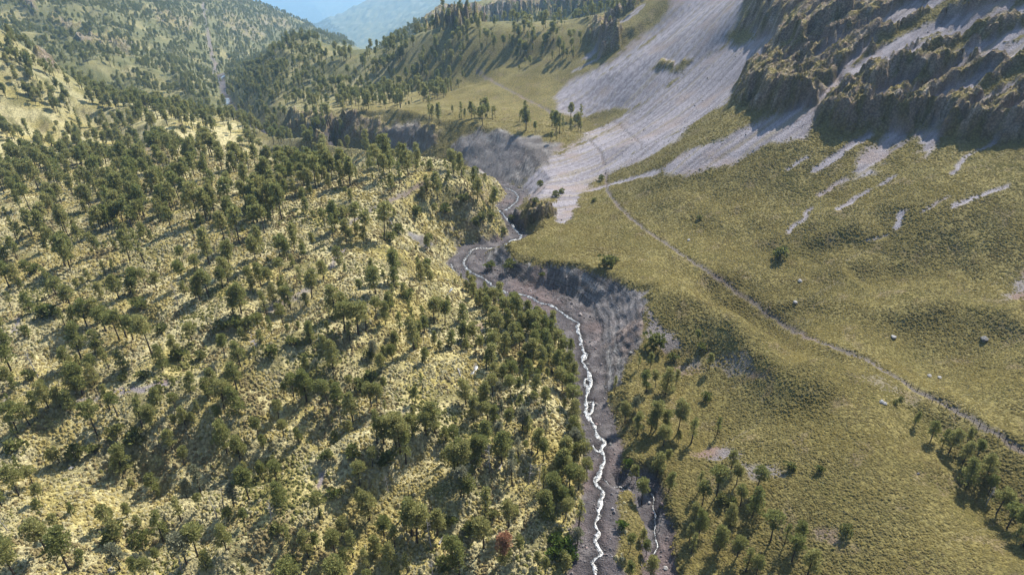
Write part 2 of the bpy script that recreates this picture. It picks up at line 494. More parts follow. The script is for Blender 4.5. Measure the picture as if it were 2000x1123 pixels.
# rock: crags on the right, bands on the far slopes, faces in the gorge
add(ROCK, poly_mask([(1440,-20),(1445,30),(1512,66),(1508,104),(1482,140),(1440,165),(1430,196),(1480,214),(1540,216),(1592,184),(1640,152),(1680,128),(1760,70),(1830,-20)], 2, 6, 18, 151))
add(ROCK, poly_mask([(1604,196),(1592,236),(1650,246),(1700,252),(1768,240),(1792,232),(1838,238),(1860,262),(2010,276),(2010,150),(1935,205),(1850,214),(1800,205),(1740,196),(1680,178)], 2, 4, 14, 153))
for ln, wd in [([(1690,175),(1760,130),(1850,85),(1960,50)],10),([(1750,190),(1830,145),(1920,100)],9),([(1800,205),(1900,160),(2010,110)],14),([(1190,95),(1165,60),(1230,20),(1260,-10)],18),
   ([(1860,40),(1990,-10)],12)]:
    add(ROCK, strip_mask(ln, wd, 1.5, 7, 14, 155) * 0.95)
for pl, a in [([(822,48),(830,28),(900,22),(1000,10),(1100,2),(1200,0),(1190,14),(1060,26),(960,34),(880,54)],0.9),
   ([(40,0),(60,0),(75,25),(50,20)],0.8),([(150,75),(200,72),(205,92),(160,90)],0.8),([(70,105),(100,115),(112,140),(85,128)],0.9),   ([(500,30),(560,40),(570,60),(510,50)],0.6),([(560,224),(640,234),(740,238),(860,260),(850,282),(740,272),(640,278),(570,258)],0.7),([(900,402),(985,400),(990,440),(950,468),(885,462)],0.45),([(300,20),(380,40),(370,70),(310,50)],0.6),([(440,20),(520,70),(500,85),(430,50)],0.55),([(100,30),(160,50),(150,64),(95,50)],0.6),([(220,60),(270,90),(250,105),(205,82)],0.6),([(260,292),(300,300),(330,318),(300,325),(270,312)],0.8),
   ([(925,385),(950,375),(975,395),(950,410)],0.7),([(1010,425),(1060,412),(1090,405),(1085,415),(1050,430),(1000,436)],0.5),([(1280,128),(1312,112),(1340,106),(1330,126),(1290,140)],0.5)]:
    add(ROCK, poly_mask(pl, 2, 5, 16, 157) * a)
ROCK = np.clip(ROCK - SCREE * 0.9, 0, 1)

# bare gravel faces along the stream
add(GRAVEL, np.clip(BED + SIDEBED, 0, 1))
BANKG = np.zeros_like(Z)
add(BANKG, poly_mask([(905,512),(960,515),(1000,522),(1050,530),(1095,548),(1135,552),(1185,560),(1225,575),(1248,592),(1262,640),(1250,676),(1215,720),(1186,748),(1150,700),(1120,640),(1040,600),(960,560)], 1.0, 2.0, 7, 161))
add(BANKG, poly_mask([(878,292),(900,268),(940,250),(1000,262),(1045,268),(1100,285),(1060,320),(1035,345),(1010,362),(965,352),(930,335),(905,322)], 2, 4, 14, 163))
add(BANKG, poly_mask([(745,262),(790,240),(850,262),(850,282),(800,300),(755,290)], 2, 4, 14, 165) * 0.8)
add(BANKG, poly_mask([(800,462),(825,455),(850,478),(835,490),(812,480)], 1.0, 2.0, 7, 167))
add(BANKG, poly_mask([(1140,590),(1185,560),(1240,590),(1190,700),(1170,720)], 1, 1.5, 7, 169))
add(BANKG, np.where(RIGHT & (PAR > 6.5) & (PAR < 14.8), sstep(.25, .7, BANK), 0))
# patches of bare soil and stone
for pl, a in [([(612,945),(622,920),(636,918),(632,945),(620,955)],1),([(215,765),(280,750),(345,740),(350,748),(290,760),(225,772)],1),([(145,778),(200,768),(195,780),(150,784)],0.9),
   ([(20,640),(32,615),(40,620),(36,650),(22,655)],0.9),([(4,770),(10,740),(16,745),(12,790),(4,795)],0.9),([(1345,885),(1390,872),(1450,878),(1440,895),(1380,900)],0.9),([(1440,905),(1520,905),(1530,930),(1480,940)],0.7),
   ([(1380,700),(1450,690),(1500,740),(1430,730)],0.6),([(1255,600),(1300,640),(1340,680),(1300,690),(1262,650)],0.85),([(1310,720),(1360,700),(1380,720),(1330,735)],0.6),
   ([(920,715),(935,705),(930,725),(922,735)],0.9),([(925,635),(945,630),(945,650),(935,655)],0.8),([(1660,730),(1720,735),(1800,780),(1790,795),(1740,770)],0.35),([(1580,1040),(1640,1030),(1640,1060),(1590,1060)],0.6),
   ([(485,650),(500,645),(500,680),(488,680)],0.9),([(520,600),(560,580),(600,560),(606,566),(560,592),(524,612)],0.8),([(640,525),(650,500),(668,480),(672,490),(660,510),(648,530)],0.9)]:
    add(SOIL, poly_mask(pl, 0.8, 1.2, 5, 171) * a)

TRAILS = [([(1182,330),(1186,372),(1210,405),(1262,450),(1330,495),(1400,540),(1470,590),(1530,632),(1582,660),(1640,680),(1690,700),(1740,728),(1790,762),(1850,790),(1920,830),(2010,885)],1.8),
  ([(1180,322),(1176,300),(1150,270)],1.4),([(930,138),(960,158),(1000,180),(1040,200),(1070,215),(1088,235)],2.4),([(680,438),(700,425),(740,402),(790,378),(830,355),(862,340)],2.2),
  ([(1130,250),(1200,235),(1240,270),(1255,290)],0.9),([(400,-10),(398,20),(406,60),(410,95),(420,125),(418,145)],8)]
for ln, wd in TRAILS:
    add(TRAIL, strip_mask(ln, wd, 0.5, 1.0, 6, 181))

# relief that belongs to each cover
butt = ridged(AC / 9.0, AL / 34.0, 1.0, 4, 191)
step_ = ridged(X, Y, 16.0, 4, 193)
nearR = sstep(700, 500, rdist)
def cliff(pix, H, decay, uphill=1, warp=5.0, seed=195):
    """a wall of rock along a line: the ground on its uphill side stands higher and eases back"""
    global Z
    ln = world_line_b(pix, 12)
    w = window(ln, decay * 2.2)
    if w is None: return
    x = X[w] + fbm(X[w], Y[w], 13, 3, seed) * warp * 2 + fbm(X[w], Y[w], 4, 2, seed + 2) * 1.5; y = Y[w] + fbm(X[w], Y[w], 13, 3, seed + 7) * warp * 2 + fbm(X[w], Y[w], 4, 2, seed + 4) * 1.5
    d, par, sd = near_line(x, y, ln)
    m = len(ln) - 1
    fade = np.clip(np.minimum(par, m - par) / (0.12 * m), 0, 1)
    s_ = d * sd * uphill
    Z[w] += H * fade * sstep(-1.0, 3.5, s_) * np.exp(-np.maximum(s_, 0) / decay)
    ROCK[w] = np.maximum(ROCK[w], fade * sstep(-2.5, -.8, s_) * sstep(9.0, 5.0, s_) * (1 - .0 * s_))
    SCREE[w] *= 1 - fade * sstep(-1.5, -.5, s_) * sstep(7.0, 4.0, s_) * .8
cliff([(1425,196),(1480,213),(1540,217),(1592,204),(1606,178)], 9, 30)
cliff([(1594,236),(1650,246),(1700,252),(1768,247),(1800,238),(1842,246),(1872,265),(1930,271),(2030,278)], 7.5, 25)
cliff([(1436,170),(1480,142),(1506,104),(1514,66),(1450,20)], 8, 35, -1)
cliff([(1500,120),(1560,110),(1620,70),(1680,40)], 9, 30)
cliff([(1690,205),(1760,170),(1840,160)], 6, 25)
cliff([(822,50),(880,55),(960,36),(1060,28),(1200,14)], 11, 120, 1, 22)
cliff([(1000,440),(1050,430),(1092,412)], 2.5, 10, 1, 3)
cliff([(620,292),(660,268),(690,262)], 10, 22, 1, 4)
cliff([(1165,95),(1180,90),(1200,100)], 8, 30, 1, 4)
Z = Z + ROCK * ((1.0 + 3.2 * butt + 2.2 * step_) * nearR + (1 - nearR) * (6 + 10 * step_))
Z = Z + ROCK * (ridged(X, Y, 5.0, 3, 197) * 1.6 + ridged(AC / 2.6, AL / 16, 1.0, 2, 198) * 1.9) * sstep(600, 350, rdist)
Z = Z - SCREE * (0.5 + 0.5 * streak) * 0.8
Z = Z - TRAIL * 0.45 * sstep(900, 500, rdist) - SOIL * 0.25
gullies = np.abs(fbm(AC / 5.0, AL / 40.0, 1.0, 3, 199))
ledge = RIGHT & (PAR > 6.5) & (PAR < 14.8)
tq = (Z + fbm(X, Y, 9, 2, 205) * .8) / 2.3
Z = np.where(ledge, Z + BANKG * .28 * 2.3 * (sstep(.25, .75, tq - np.floor(tq)) - (tq - np.floor(tq))), Z)
Z = Z + BANKG * (ridged(X, Y, 4.5, 3, 203) * 0.5) * sstep(600, 400, rdist)
COVER = np.clip(1 - SCREE - ROCK - GRAVEL - BANKG - TRAIL - SOIL, 0, 1)
nearT = sstep(420, 260, rdist)
Z = Z + nearT * COVER * (fbm(X, Y, 2.3, 2, 207) * 0.42 + fbm(X, Y, 7.0, 2, 209) * 0.5) * (1 - .65 * on_right)
Z = Z + GRAVEL * nearT * fbm(X, Y, 2.5, 3, 211) * 0.45

# ---------------------------------------------------------------- colour of each cover (albedo only)
def C(*c): return np.array(c)
def mixc(a, b, t): return a * (1 - t[..., None]) + b * t[..., None]
n20 = fbm(X, Y, 26, 4, 221); n5 = fbm(X, Y, 5.5, 3, 223); n2 = fbm(X, Y, 1.7, 2, 225)
straw = mixc(C(.43, .385, .215), C(.33, .28, .105), sstep(-.25, .35, n20))
olive = mixc(C(.176, .150, .059), C(.142, .119, .042), sstep(-.3, .3, n20))
grass = mixc(straw, olive, on_right)
grass = mixc(grass, C(.13, .12, .05), sstep(.05, .5, n5 + n2 * 0.5) * (0.75 - .45 * on_right))
grass = mixc(grass, C(.17, .13, .09), sstep(.18, .45, fbm(X, Y, 9, 3, 229)) * 0.45)
HEATH = sstep(.12, .38, fbm(X, Y, 17, 4, 239))
grass = mixc(grass, C(.10, .095, .035), HEATH * .7 * (1 - on_right * .7))
far_green = mixc(C(.075, .085, .035), C(.21, .19, .09), sstep(-.05, .4, fbm(X, Y, 60, 5, 227)))
grass = mixc(grass, far_green, sstep(620, 900, rdist) * 0.8)
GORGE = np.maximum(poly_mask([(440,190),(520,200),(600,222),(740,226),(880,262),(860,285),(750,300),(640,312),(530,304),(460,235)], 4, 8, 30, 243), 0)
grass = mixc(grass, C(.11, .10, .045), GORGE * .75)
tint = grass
scree_c = mixc(mixc(C(.275, .258, .285), C(.155, .143, .162), sstep(-.3, .4, streak * .8 + fine_streak * .7)), C(.235, .20, .20), sstep(.1, .4, n20))
scree_c = mixc(scree_c, C(.21, .175, .10), sstep(.12, .35, fbm(AC / 4, AL / 60, 1.0, 3, 107)) * .5)
tint = mixc(tint, scree_c, SCREE)
rock_c = mixc(mixc(C(.24, .185, .14), C(.16, .135, .055), sstep(-.1, .35, n5)), C(.36, .31, .26), sstep(.1, .45, fbm(X, Y, 6, 3, 231)))
sl_y, sl_x = np.gradient(Z)
run = np.hypot(np.gradient(X, axis=0), np.gradient(Y, axis=0)); steep_g = np.abs(sl_y) / (run + 1e-6)
rock_c = mixc(rock_c, C(.30, .25, .09), sstep(.75, .35, steep_g) * sstep(-.3, .2, n5 + n2) * .8)
tint = mixc(tint, rock_c, ROCK)
lay = fbm(Z * 1.0 / 1.3 + X * 0.02, X / 30, 1.0, 3, 233)
bank_c = mixc(mixc(C(.095, .085, .083), C(.215, .205, .20), sstep(-.25, .35, lay + n5 * .4)), C(.19, .15, .135), sstep(.1, .45, n20))
bank_c = mixc(bank_c, C(.17, .16, .165), sstep(.0, .3, fbm(X, Y, 40, 2, 237)) * .6)
tint = mixc(tint, bank_c, BANKG)
bed_c = mixc(mixc(C(.075, .068, .073), C(.13, .12, .124), sstep(-.1, .4, n5)), C(.12, .095, .095), sstep(.1, .45, n20))
tint = mixc(tint, bed_c, GRAVEL)
soil_c = mixc(C(.20, .18, .19), C(.19, .135, .12), sstep(-.05, .25, fbm(X, Y, 14, 3, 235)))
tint = mixc(tint, soil_c, SOIL)
trail_c = mixc(C(.125, .11, .11), C(.165, .13, .12), sstep(-.1, .3, n20))
tint = mixc(tint, trail_c, TRAIL * 0.9)
BARE = np.clip(SCREE + GRAVEL + BANKG + SOIL + TRAIL, 0, 1)

# ---------------------------------------------------------------- materials
def new_mat(name):
    m = bpy.data.materials.new(name); m.use_nodes = True
    nt = m.node_tree; nt.nodes.clear()
    out = nt.nodes.new("ShaderNodeOutputMaterial")
    return m, nt, out

def node(nt, kind, **kw):
    nd = nt.nodes.new(kind)
    for k, v in kw.items():
        if k.startswith("i_"):
            nd.inputs[k[2:].replace("_", " ")].default_value = v
        else:
            setattr(nd, k, v)
    return nd

def terrain_material():
    m, nt, out = new_mat("mountain_ground")
    L = nt.links.new
    tc = node(nt, "ShaderNodeTexCoord")
    at = node(nt, "ShaderNodeAttribute", attribute_name="tint")
    mk = node(nt, "ShaderNodeAttribute", attribute_name="cover")
    sep = node(nt, "ShaderNodeSeparateColor"); L(mk.outputs["Color"], sep.inputs[0])
    # tussock mottling: pale tufts over dark gaps
    vor = node(nt, "ShaderNodeTexVoronoi", i_Scale=0.95); L(tc.outputs["Object"], vor.inputs["Vector"])
    ns = node(nt, "ShaderNodeTexNoise", i_Scale=2.2, i_Detail=3.0, i_Roughness=0.6); L(tc.outputs["Object"], ns.inputs["Vector"])
    nb = node(nt, "ShaderNodeTexNoise", i_Scale=0.55, i_Detail=4.0, i_Roughness=0.65); L(tc.outputs["Object"], nb.inputs["Vector"])
    r1 = node(nt, "ShaderNodeMapRange"); r1.inputs["From Min"].default_value = .25; r1.inputs["From Max"].default_value = .75
    r1.inputs["To Min"].default_value = 1.18; r1.inputs["To Max"].default_value = .62
    L(vor.outputs["Distance"], r1.inputs["Value"])
    r2 = node(nt, "ShaderNodeMapRange"); r2.inputs["From Min"].default_value = .3; r2.inputs["From Max"].default_value = .7
    r2.inputs["To Min"].default_value = .68; r2.inputs["To Max"].default_value = 1.32
    L(ns.outputs["Fac"], r2.inputs["Value"])
    grassy = node(nt, "ShaderNodeMix", data_type='FLOAT'); L(sep.outputs[0], grassy.inputs[0]); L(r1.outputs[0], grassy.inputs[2]); grassy.inputs[3].default_value = 1.0
    mul = node(nt, "ShaderNodeMath", operation='MULTIPLY'); L(grassy.outputs[0], mul.inputs[0]); L(r2.outputs[0], mul.inputs[1])
    vm = node(nt, "ShaderNodeVectorMath", operation='SCALE'); L(at.outputs["Color"], vm.inputs[0]); L(mul.outputs[0], vm.inputs["Scale"])
    smap = node(nt, "ShaderNodeMapping"); smap.inputs["Scale"].default_value = (.045, .045, 1.5); L(tc.outputs["Object"], smap.inputs["Vector"])
    sn = node(nt, "ShaderNodeTexNoise", i_Scale=1.0, i_Detail=5.0, i_Roughness=0.75); L(smap.outputs[0], sn.inputs["Vector"])
    sr_ = node(nt, "ShaderNodeMapRange"); sr_.inputs["From Min"].default_value = .34; sr_.inputs["From Max"].default_value = .66
    sr_.inputs["To Min"].default_value = .45; sr_.inputs["To Max"].default_value = 1.6; L(sn.outputs["Fac"], sr_.inputs["Value"])
    sm = node(nt, "ShaderNodeMix", data_type='FLOAT'); L(sep.outputs[2], sm.inputs[0]); sm.inputs[2].default_value = 1.0; L(sr_.outputs[0], sm.inputs[3])
    vm0 = vm
    vm = node(nt, "ShaderNodeVectorMath", operation='SCALE'); L(vm0.outputs[0], vm.inputs[0]); L(sm.outputs[0], vm.inputs["Scale"])
    bs = node(nt, "ShaderNodeBsdfPrincipled"); bs.inputs["Roughness"].default_value = 0.95
    bs.inputs["Specular IOR Level"].default_value = 0.1
    L(vm.outputs[0], bs.inputs["Base Color"])
    vr = node(nt, "ShaderNodeTexVoronoi", i_Scale=0.28); vr.feature = 'F1'
    warp = node(nt, "ShaderNodeMapping"); warp.inputs["Scale"].default_value = (1.0, 1.0, 0.35)
    L(tc.outputs["Object"], warp.inputs["Vector"]); L(warp.outputs[0], vr.inputs["Vector"])
    nr = node(nt, "ShaderNodeTexNoise", i_Scale=0.35, i_Detail=6.0, i_Roughness=0.7); L(warp.outputs[0], nr.inputs["Vector"])
    rk = node(nt, "ShaderNodeMath", operation='ADD'); L(vr.outputs["Distance"], rk.inputs[0]); L(nr.outputs["Fac"], rk.inputs[1])
    rks = node(nt, "ShaderNodeMath", operation='MULTIPLY'); L(rk.outputs[0], rks.inputs[0]); L(sep.outputs[1], rks.inputs[1])
    bmr = node(nt, "ShaderNodeBump"); bmr.inputs["Strength"].default_value = 1.0; bmr.inputs["Distance"].default_value = 2.6
    L(rks.outputs[0], bmr.inputs["Height"])
    addn = node(nt, "ShaderNodeMath", operation='MULTIPLY_ADD'); L(nb.outputs["Fac"], addn.inputs[0]); addn.inputs[1].default_value = 1.4; L(ns.outputs["Fac"], addn.inputs[2])
    bmp = node(nt, "ShaderNodeBump"); bmp.inputs["Strength"].default_value = 0.75; bmp.inputs["Distance"].default_value = 0.55
    L(addn.outputs[0], bmp.inputs["Height"])
    L(bmr.outputs[0], bmp.inputs["Normal"])
    L(bmp.outputs[0], bs.inputs["Normal"])
    L(bs.outputs[0], out.inputs[0])
    return m
M_TERRAIN = terrain_material()


# ---------------------------------------------------------------- stream water
WATER = [(1166,1135),(1165,1120),(1160,1105),(1154,1098),(1168,1085),(1174,1078),(1166,1062),(1161,1055),(1170,1040),(1163,1020),(1168,1000),(1172,985),
 (1178,970),(1173,955),(1166,945),(1164,938),(1170,930),(1172,915),(1178,905),(1182,890),(1174,880),(1180,862),(1166,850),(1163,835),(1158,825),(1147,815),
 (1145,795),(1144,785),(1145,770),(1152,755),(1154,742),(1150,728),(1143,714),(1136,704),(1141,692),(1138,680),(1135,665),(1128,645),(1130,632),(1110,620),
 (1098,611),(1085,602),(1075,597),(1055,592),(1040,582),(1020,575),(1003,576),(990,572),(980,568),(968,563),(955,553),(950,548),(938,540),(920,532),
 (910,522),(905,515),(908,505),(914,498),(920,489),(932,484),(955,485),(970,483),(985,478),(1000,468),(1015,467),(1018,460),(1008,450),(1000,440),
 (988,433),(983,427),(968,420),(985,412),(995,405),(1008,395),(1012,385),(1007,376),(998,371),(985,366)]
BRANCH = [([(1154,742),(1143,738),(1142,748),(1150,760)],0.5),([(1146,785),(1158,784),(1160,795),(1152,806),(1146,806)],0.45),([(1178,935),(1190,945),(1205,953),(1225,955)],0.16),
 ([(1166,945),(1161,938),(1164,930),(1171,929)],0.45),([(1136,704),(1145,700),(1146,692),(1141,686)],0.4),([(880,515),(884,525),(892,535)],0.35),
 ([(1272,962),(1276,980),(1279,1000),(1280,1020),(1278,1045),(1284,1062),(1276,1085),(1280,1100)],0.22),([(1158,868),(1166,880),(1174,884)],0.35),
 ([(872,575),(878,570),(882,562)],0.3),([(918,735),(926,722),(932,712)],0.5),([(423,158),(432,152),(438,148)],3.5),([(438,205),(446,198),(442,192)],3.0)]

def smooth_path(ln, step):
    """world polyline resampled to even steps"""
    q = np.array([p[:2] for p in ln])
    seg = np.hypot(*np.diff(q, axis=0).T); s = np.concatenate([[0], np.cumsum(seg)])
    t = np.arange(0, s[-1], step)
    return np.stack([np.interp(t, s, q[:, 0]), np.interp(t, s, q[:, 1])], 1)

def lay_water(pix, half, kink=0.35, seed=300):
    """channel cut into the bed and the ribbon of water that fills it"""
    global Z
    ln = world_line_b(pix, 6)
    q = smooth_path(ln, max(0.7, half * 0.8))
    if len(q) < 4: return None
    t = np.gradient(q, axis=0); t /= np.linalg.norm(t, axis=1, keepdims=True) + 1e-9
    nn = np.stack([-t[:, 1], t[:, 0]], 1)
    i_ = np.arange(len(q))
    q = q + nn * (perlin(i_ * 0.23, i_ * 0 + seed, 5) * kink * 1.6)[:, None]
    zc = height_at(Z, q[:, 0], q[:, 1])
    ker = np.ones(7) / 7
    zc = np.convolve(np.pad(zc, 3, mode='edge'), ker, mode='valid')
    hwid = half * (0.75 + 0.85 * (perlin(i_ * 0.31, i_ * 0 + 3.3 + seed, 8) + 0.3))
    hwid = np.clip(hwid, half * 0.35, half * 1.9)
    ln3 = [(a, b, c) for (a, b), c in zip(q, zc)]
    w = window(ln3, 6 + half * 3)
    d, p, s = near_line(X[w], Y[w], ln3[::2] if len(ln3) > 400 else ln3)
    k = 2 if len(ln3) > 400 else 1
    idx = np.clip((p * k).astype(int), 0, len(zc) - 1)
    keep = sstep(half * 3.2, half * 1.5, d)
    Z[w] = np.where(keep > 0, Z[w] * (1 - keep) + keep * (zc[idx] - 0.10 - 0.30 * sstep(half * 1.3, half * 0.4, d)), Z[w])
    wet = sstep(half * 5.0, half * 1.6, d) * .45
    tint[w] = tint[w] * (1 - wet[..., None])
    vs_, fs = [], []
    for k2, (p_, n_, z_, h_) in enumerate(zip(q, nn, zc, hwid)):
        for j, f in enumerate((-1, -0.45, 0.45, 1)):
            vs_.append((p_[0] + n_[0] * h_ * f, p_[1] + n_[1] * h_ * f, z_ + CAM_Z - 0.02 - (0.10 if abs(f) == 1 else 0)))
        if k2:
            b = k2 * 4
            for j in range(3): fs.append((b - 4 + j, b - 3 + j, b + 1 + j, b + j))
    return vs_, fs

def water_material():
    m, nt, out = new_mat("whitewater"); L = nt.links.new
    tc = node(nt, "ShaderNodeTexCoord")
    ns = node(nt, "ShaderNodeTexNoise", i_Scale=1.1, i_Detail=4.0, i_Roughness=0.7); L(tc.outputs["Object"], ns.inputs["Vector"])
    cr = node(nt, "ShaderNodeValToRGB"); L(ns.outputs["Fac"], cr.inputs[0])
    cr.color_ramp.elements[0].position = .47; cr.color_ramp.elements[0].color = (.055, .058, .065, 1)
    cr.color_ramp.elements[1].position = .62; cr.color_ramp.elements[1].color = (.40, .42, .45, 1)
    bs = node(nt, "ShaderNodeBsdfPrincipled"); bs.inputs["Roughness"].default_value = .25
    bs.inputs["Specular IOR Level"].default_value = 0.6
    L(cr.outputs[0], bs.inputs["Base Color"])
    bm = node(nt, "ShaderNodeBump"); bm.inputs["Distance"].default_value = .3; bm.inputs["Strength"].default_value = .8
    L(ns.outputs["Fac"], bm.inputs["Height"]); L(bm.outputs[0], bs.inputs["Normal"])
    L(bs.outputs[0], out.inputs[0])
    return m
M_WATER = water_material()
WV, WF = [], []
for pix, hf in [(WATER, 0.52)] + BRANCH:
    g = lay_water(pix, hf, seed=300 + len(WV) % 97)
    if g:
        b = len(WV); WV += g[0]; WF += [tuple(i + b for i in f) for f in g[1]]
me = bpy.data.meshes.new("stream"); me.from_pydata(WV, [], WF); me.materials.append(M_WATER)
for p in me.polygons: p.use_smooth = True
o = bpy.data.objects.new("stream", me); COL.objects.link(o); o["kind"] = "structure"

# ---------------------------------------------------------------- ground meshes, split by what they are
face_of = {}
def favg(M): return 0.25 * (M[:-1, :-1] + M[1:, :-1] + M[:-1, 1:] + M[1:, 1:])
cls = np.zeros((NR - 1, NC - 1), int)                      # 0 ground
fr = favg(RRg)
fx, fy = favg(X), favg(Y)
cls[(fr > 780)] = 6                                        # valley hills
cls[favg(SCREE) > 0.5] = 1
cls[favg(ROCK) > 0.5] = 2
cls[favg(BANKG) > 0.5] = 3
cls[favg(GRAVEL) > 0.5] = 4
cls[(favg(TRAIL) > 0.5)] = 5
cls[(fr > 4000)] = 7
NAMES = {0: "ground", 1: "scree_slope", 2: "rock_face", 3: "eroded_bank", 4: "stream_bed", 5: "path", 6: "valley_hillside", 7: "distant_hills"}
gi = np.arange(NR * NC).reshape(NR, NC)
quad = np.stack([gi[:-1, :-1], gi[:-1, 1:], gi[1:, 1:], gi[1:, :-1]], -1)      # counter-clockwise seen from above
# normals from the whole sheet so that no seam shows where pieces meet
V3 = np.stack([X, Y, Z + CAM_Z], -1)
du = np.gradient(V3, axis=1); dv = np.gradient(V3, axis=0)
NRM = np.cross(du, dv); NRM /= np.linalg.norm(NRM, axis=-1, keepdims=True) + 1e-12
NRM[NRM[..., 2] < 0] *= -1

def set_sheet(name, faces, kind="structure"):
    used, inv = np.unique(faces.ravel(), return_inverse=True)
    me = bpy.data.meshes.new(name)
    me.vertices.add(len(used)); me.vertices.foreach_set("co", V3.reshape(-1, 3)[used].astype(np.float32).ravel())
    nf = len(faces)
    me.loops.add(nf * 4); me.loops.foreach_set("vertex_index", inv.astype(np.int32).ravel())
    me.polygons.add(nf); me.polygons.foreach_set("loop_start", np.arange(0, nf * 4, 4, dtype=np.int32))
    me.polygons.foreach_set("use_smooth", np.full(nf, name != "rock_face"))
    me.update(calc_edges=True)
    ca_ = me.attributes.new("tint", 'FLOAT_COLOR', 'POINT')
    ca_.data.foreach_set("color", np.concatenate([np.clip(tint, 0, 1), np.ones(Z.shape + (1,))], -1).reshape(-1, 4)[used].astype(np.float32).ravel())
    cb_ = me.attributes.new("cover", 'FLOAT_COLOR', 'POINT')
    cv = np.stack([BARE, ROCK, BANKG * np.where(ledge, 1.0, .15), np.ones_like(Z)], -1).reshape(-1, 4)[used].astype(np.float32)
    cb_.data.foreach_set("color", cv.ravel())
    if name != "rock_face": me.normals_split_custom_set_from_vertices(NRM.reshape(-1, 3)[used].tolist())
    me.materials.append(M_TERRAIN)
    o = bpy.data.objects.new(name, me); COL.objects.link(o)
    o["kind"] = kind
    return o
for k, nm in NAMES.items():
    f = quad[cls == k]
    if len(f): set_sheet(nm, f)

# ---------------------------------------------------------------- plants: materials
def foliage_material(name, c1, c2, trans=0.35, lo=.6, hi=1.5):
    m, nt, out = new_mat(name); L = nt.links.new
    oi = node(nt, "ShaderNodeObjectInfo")
    geo = node(nt, "ShaderNodeNewGeometry")
    mx = node(nt, "ShaderNodeMix", data_type='RGBA'); mx.inputs[6].default_value = (*c1, 1); mx.inputs[7].default_value = (*c2, 1)
    L(oi.outputs["Random"], mx.inputs[0])
    rp = node(nt, "ShaderNodeMapRange"); rp.inputs["To Min"].default_value = lo; rp.inputs["To Max"].default_value = hi
    L(geo.outputs["Random Per Island"], rp.inputs["Value"])
    sc = node(nt, "ShaderNodeVectorMath", operation='SCALE'); L(mx.outputs[2], sc.inputs[0]); L(rp.outputs[0], sc.inputs["Scale"])
    df = node(nt, "ShaderNodeBsdfDiffuse"); tr = node(nt, "ShaderNodeBsdfTranslucent")
    L(sc.outputs[0], df.inputs[0]); L(sc.outputs[0], tr.inputs[0])
    ms = node(nt, "ShaderNodeMixShader"); ms.inputs[0].default_value = trans
    L(df.outputs[0], ms.inputs[1]); L(tr.outputs[0], ms.inputs[2]); L(ms.outputs[0], out.inputs[0])
    return m
def bark_material(name, c1, c2):
    m, nt, out = new_mat(name); L = nt.links.new
    tc = node(nt, "ShaderNodeTexCoord")
    ns = node(nt, "ShaderNodeTexNoise", i_Scale=2.5, i_Detail=3.0); L(tc.outputs["Object"], ns.inputs["Vector"])
    mx = node(nt, "ShaderNodeMix", data_type='RGBA'); mx.inputs[6].default_value = (*c1, 1); mx.inputs[7].default_value = (*c2, 1)
    L(ns.outputs["Fac"], mx.inputs[0])
    bs = node(nt, "ShaderNodeBsdfPrincipled"); bs.inputs["Roughness"].default_value = .95; bs.inputs["Specular IOR Level"].default_value = .1
    L(mx.outputs[2], bs.inputs["Base Color"]); L(bs.outputs[0], out.inputs[0])
    return m
M_NEEDLE = foliage_material("pine_needles", (.185, .205, .07), (.30, .29, .115), .5)
M_PALE = foliage_material("lichen_pine_needles", (.20, .21, .13), (.26, .26, .18))
M_RED = foliage_material("rust_needles", (.34, .18, .11), (.36, .20, .12))
M_SHRUB = foliage_material("shrub_leaves", (.12, .14, .045), (.17, .175, .065), .45)
M_VIVID = foliage_material("green_leaves", (.09, .13, .03), (.10, .145, .035))
M_BARK = bark_material("pine_bark", (.035, .028, .024), (.085, .068, .055))
M_DEADWOOD = bark_material("weathered_wood", (.20, .19, .18), (.38, .36, .34))
M_TUFT = [foliage_material("tussock_straw", (.37, .335, .19), (.47, .43, .265), .35, .85, 1.15), foliage_material("tussock_yellow", (.35, .295, .115), (.42, .355, .155), .35, .85, 1.15),
          foliage_material("tussock_brown", (.20, .165, .085), (.28, .23, .12), .3, .85, 1.15), foliage_material("tussock_green", (.15, .15, .055), (.22, .21, .08), .3, .85, 1.15)]
M_TUFT_R = [foliage_material("tussock_olive", (.155, .132, .054), (.187, .16, .069), .3, .85, 1.15), foliage_material("tussock_gold", (.167, .14, .05), (.196, .163, .065), .3, .85, 1.15),
          foliage_material("tussock_umber", (.14, .115, .049), (.168, .138, .06), .3, .85, 1.15), foliage_material("tussock_moss", (.146, .131, .05), (.173, .152, .059), .3, .85, 1.15)]

# ---------------------------------------------------------------- plants: shapes (metres, base at the origin)
def tube(path, radii, sides=6):
    path = np.array(path, float); vs_, fs = [], []
    for i, p in enumerate(path):
        t = path[min(i + 1, len(path) - 1)] - path[max(i - 1, 0)]
        t /= np.linalg.norm(t) + 1e-9
        a = np.cross(t, (0.31, 0.95, 0.02)); a /= np.linalg.norm(a) + 1e-9; b = np.cross(t, a)
        for k in range(sides):
            an = 2 * math.pi * k / sides
            vs_.append(p + radii[i] * (math.cos(an) * a + math.sin(an) * b))
        if i:
            o_ = i * sides
            for k in range(sides):
                k2 = (k + 1) % sides
                fs.append((o_ - sides + k, o_ - sides + k2, o_ + k2, o_ + k))
    return vs_, fs

def merge(parts):
    vs_, fs = [], []
    for v, f in parts:
        b = len(vs_); vs_ += [tuple(p) for p in v]; fs += [tuple(i + b for i in q) for q in f]
    return vs_, fs

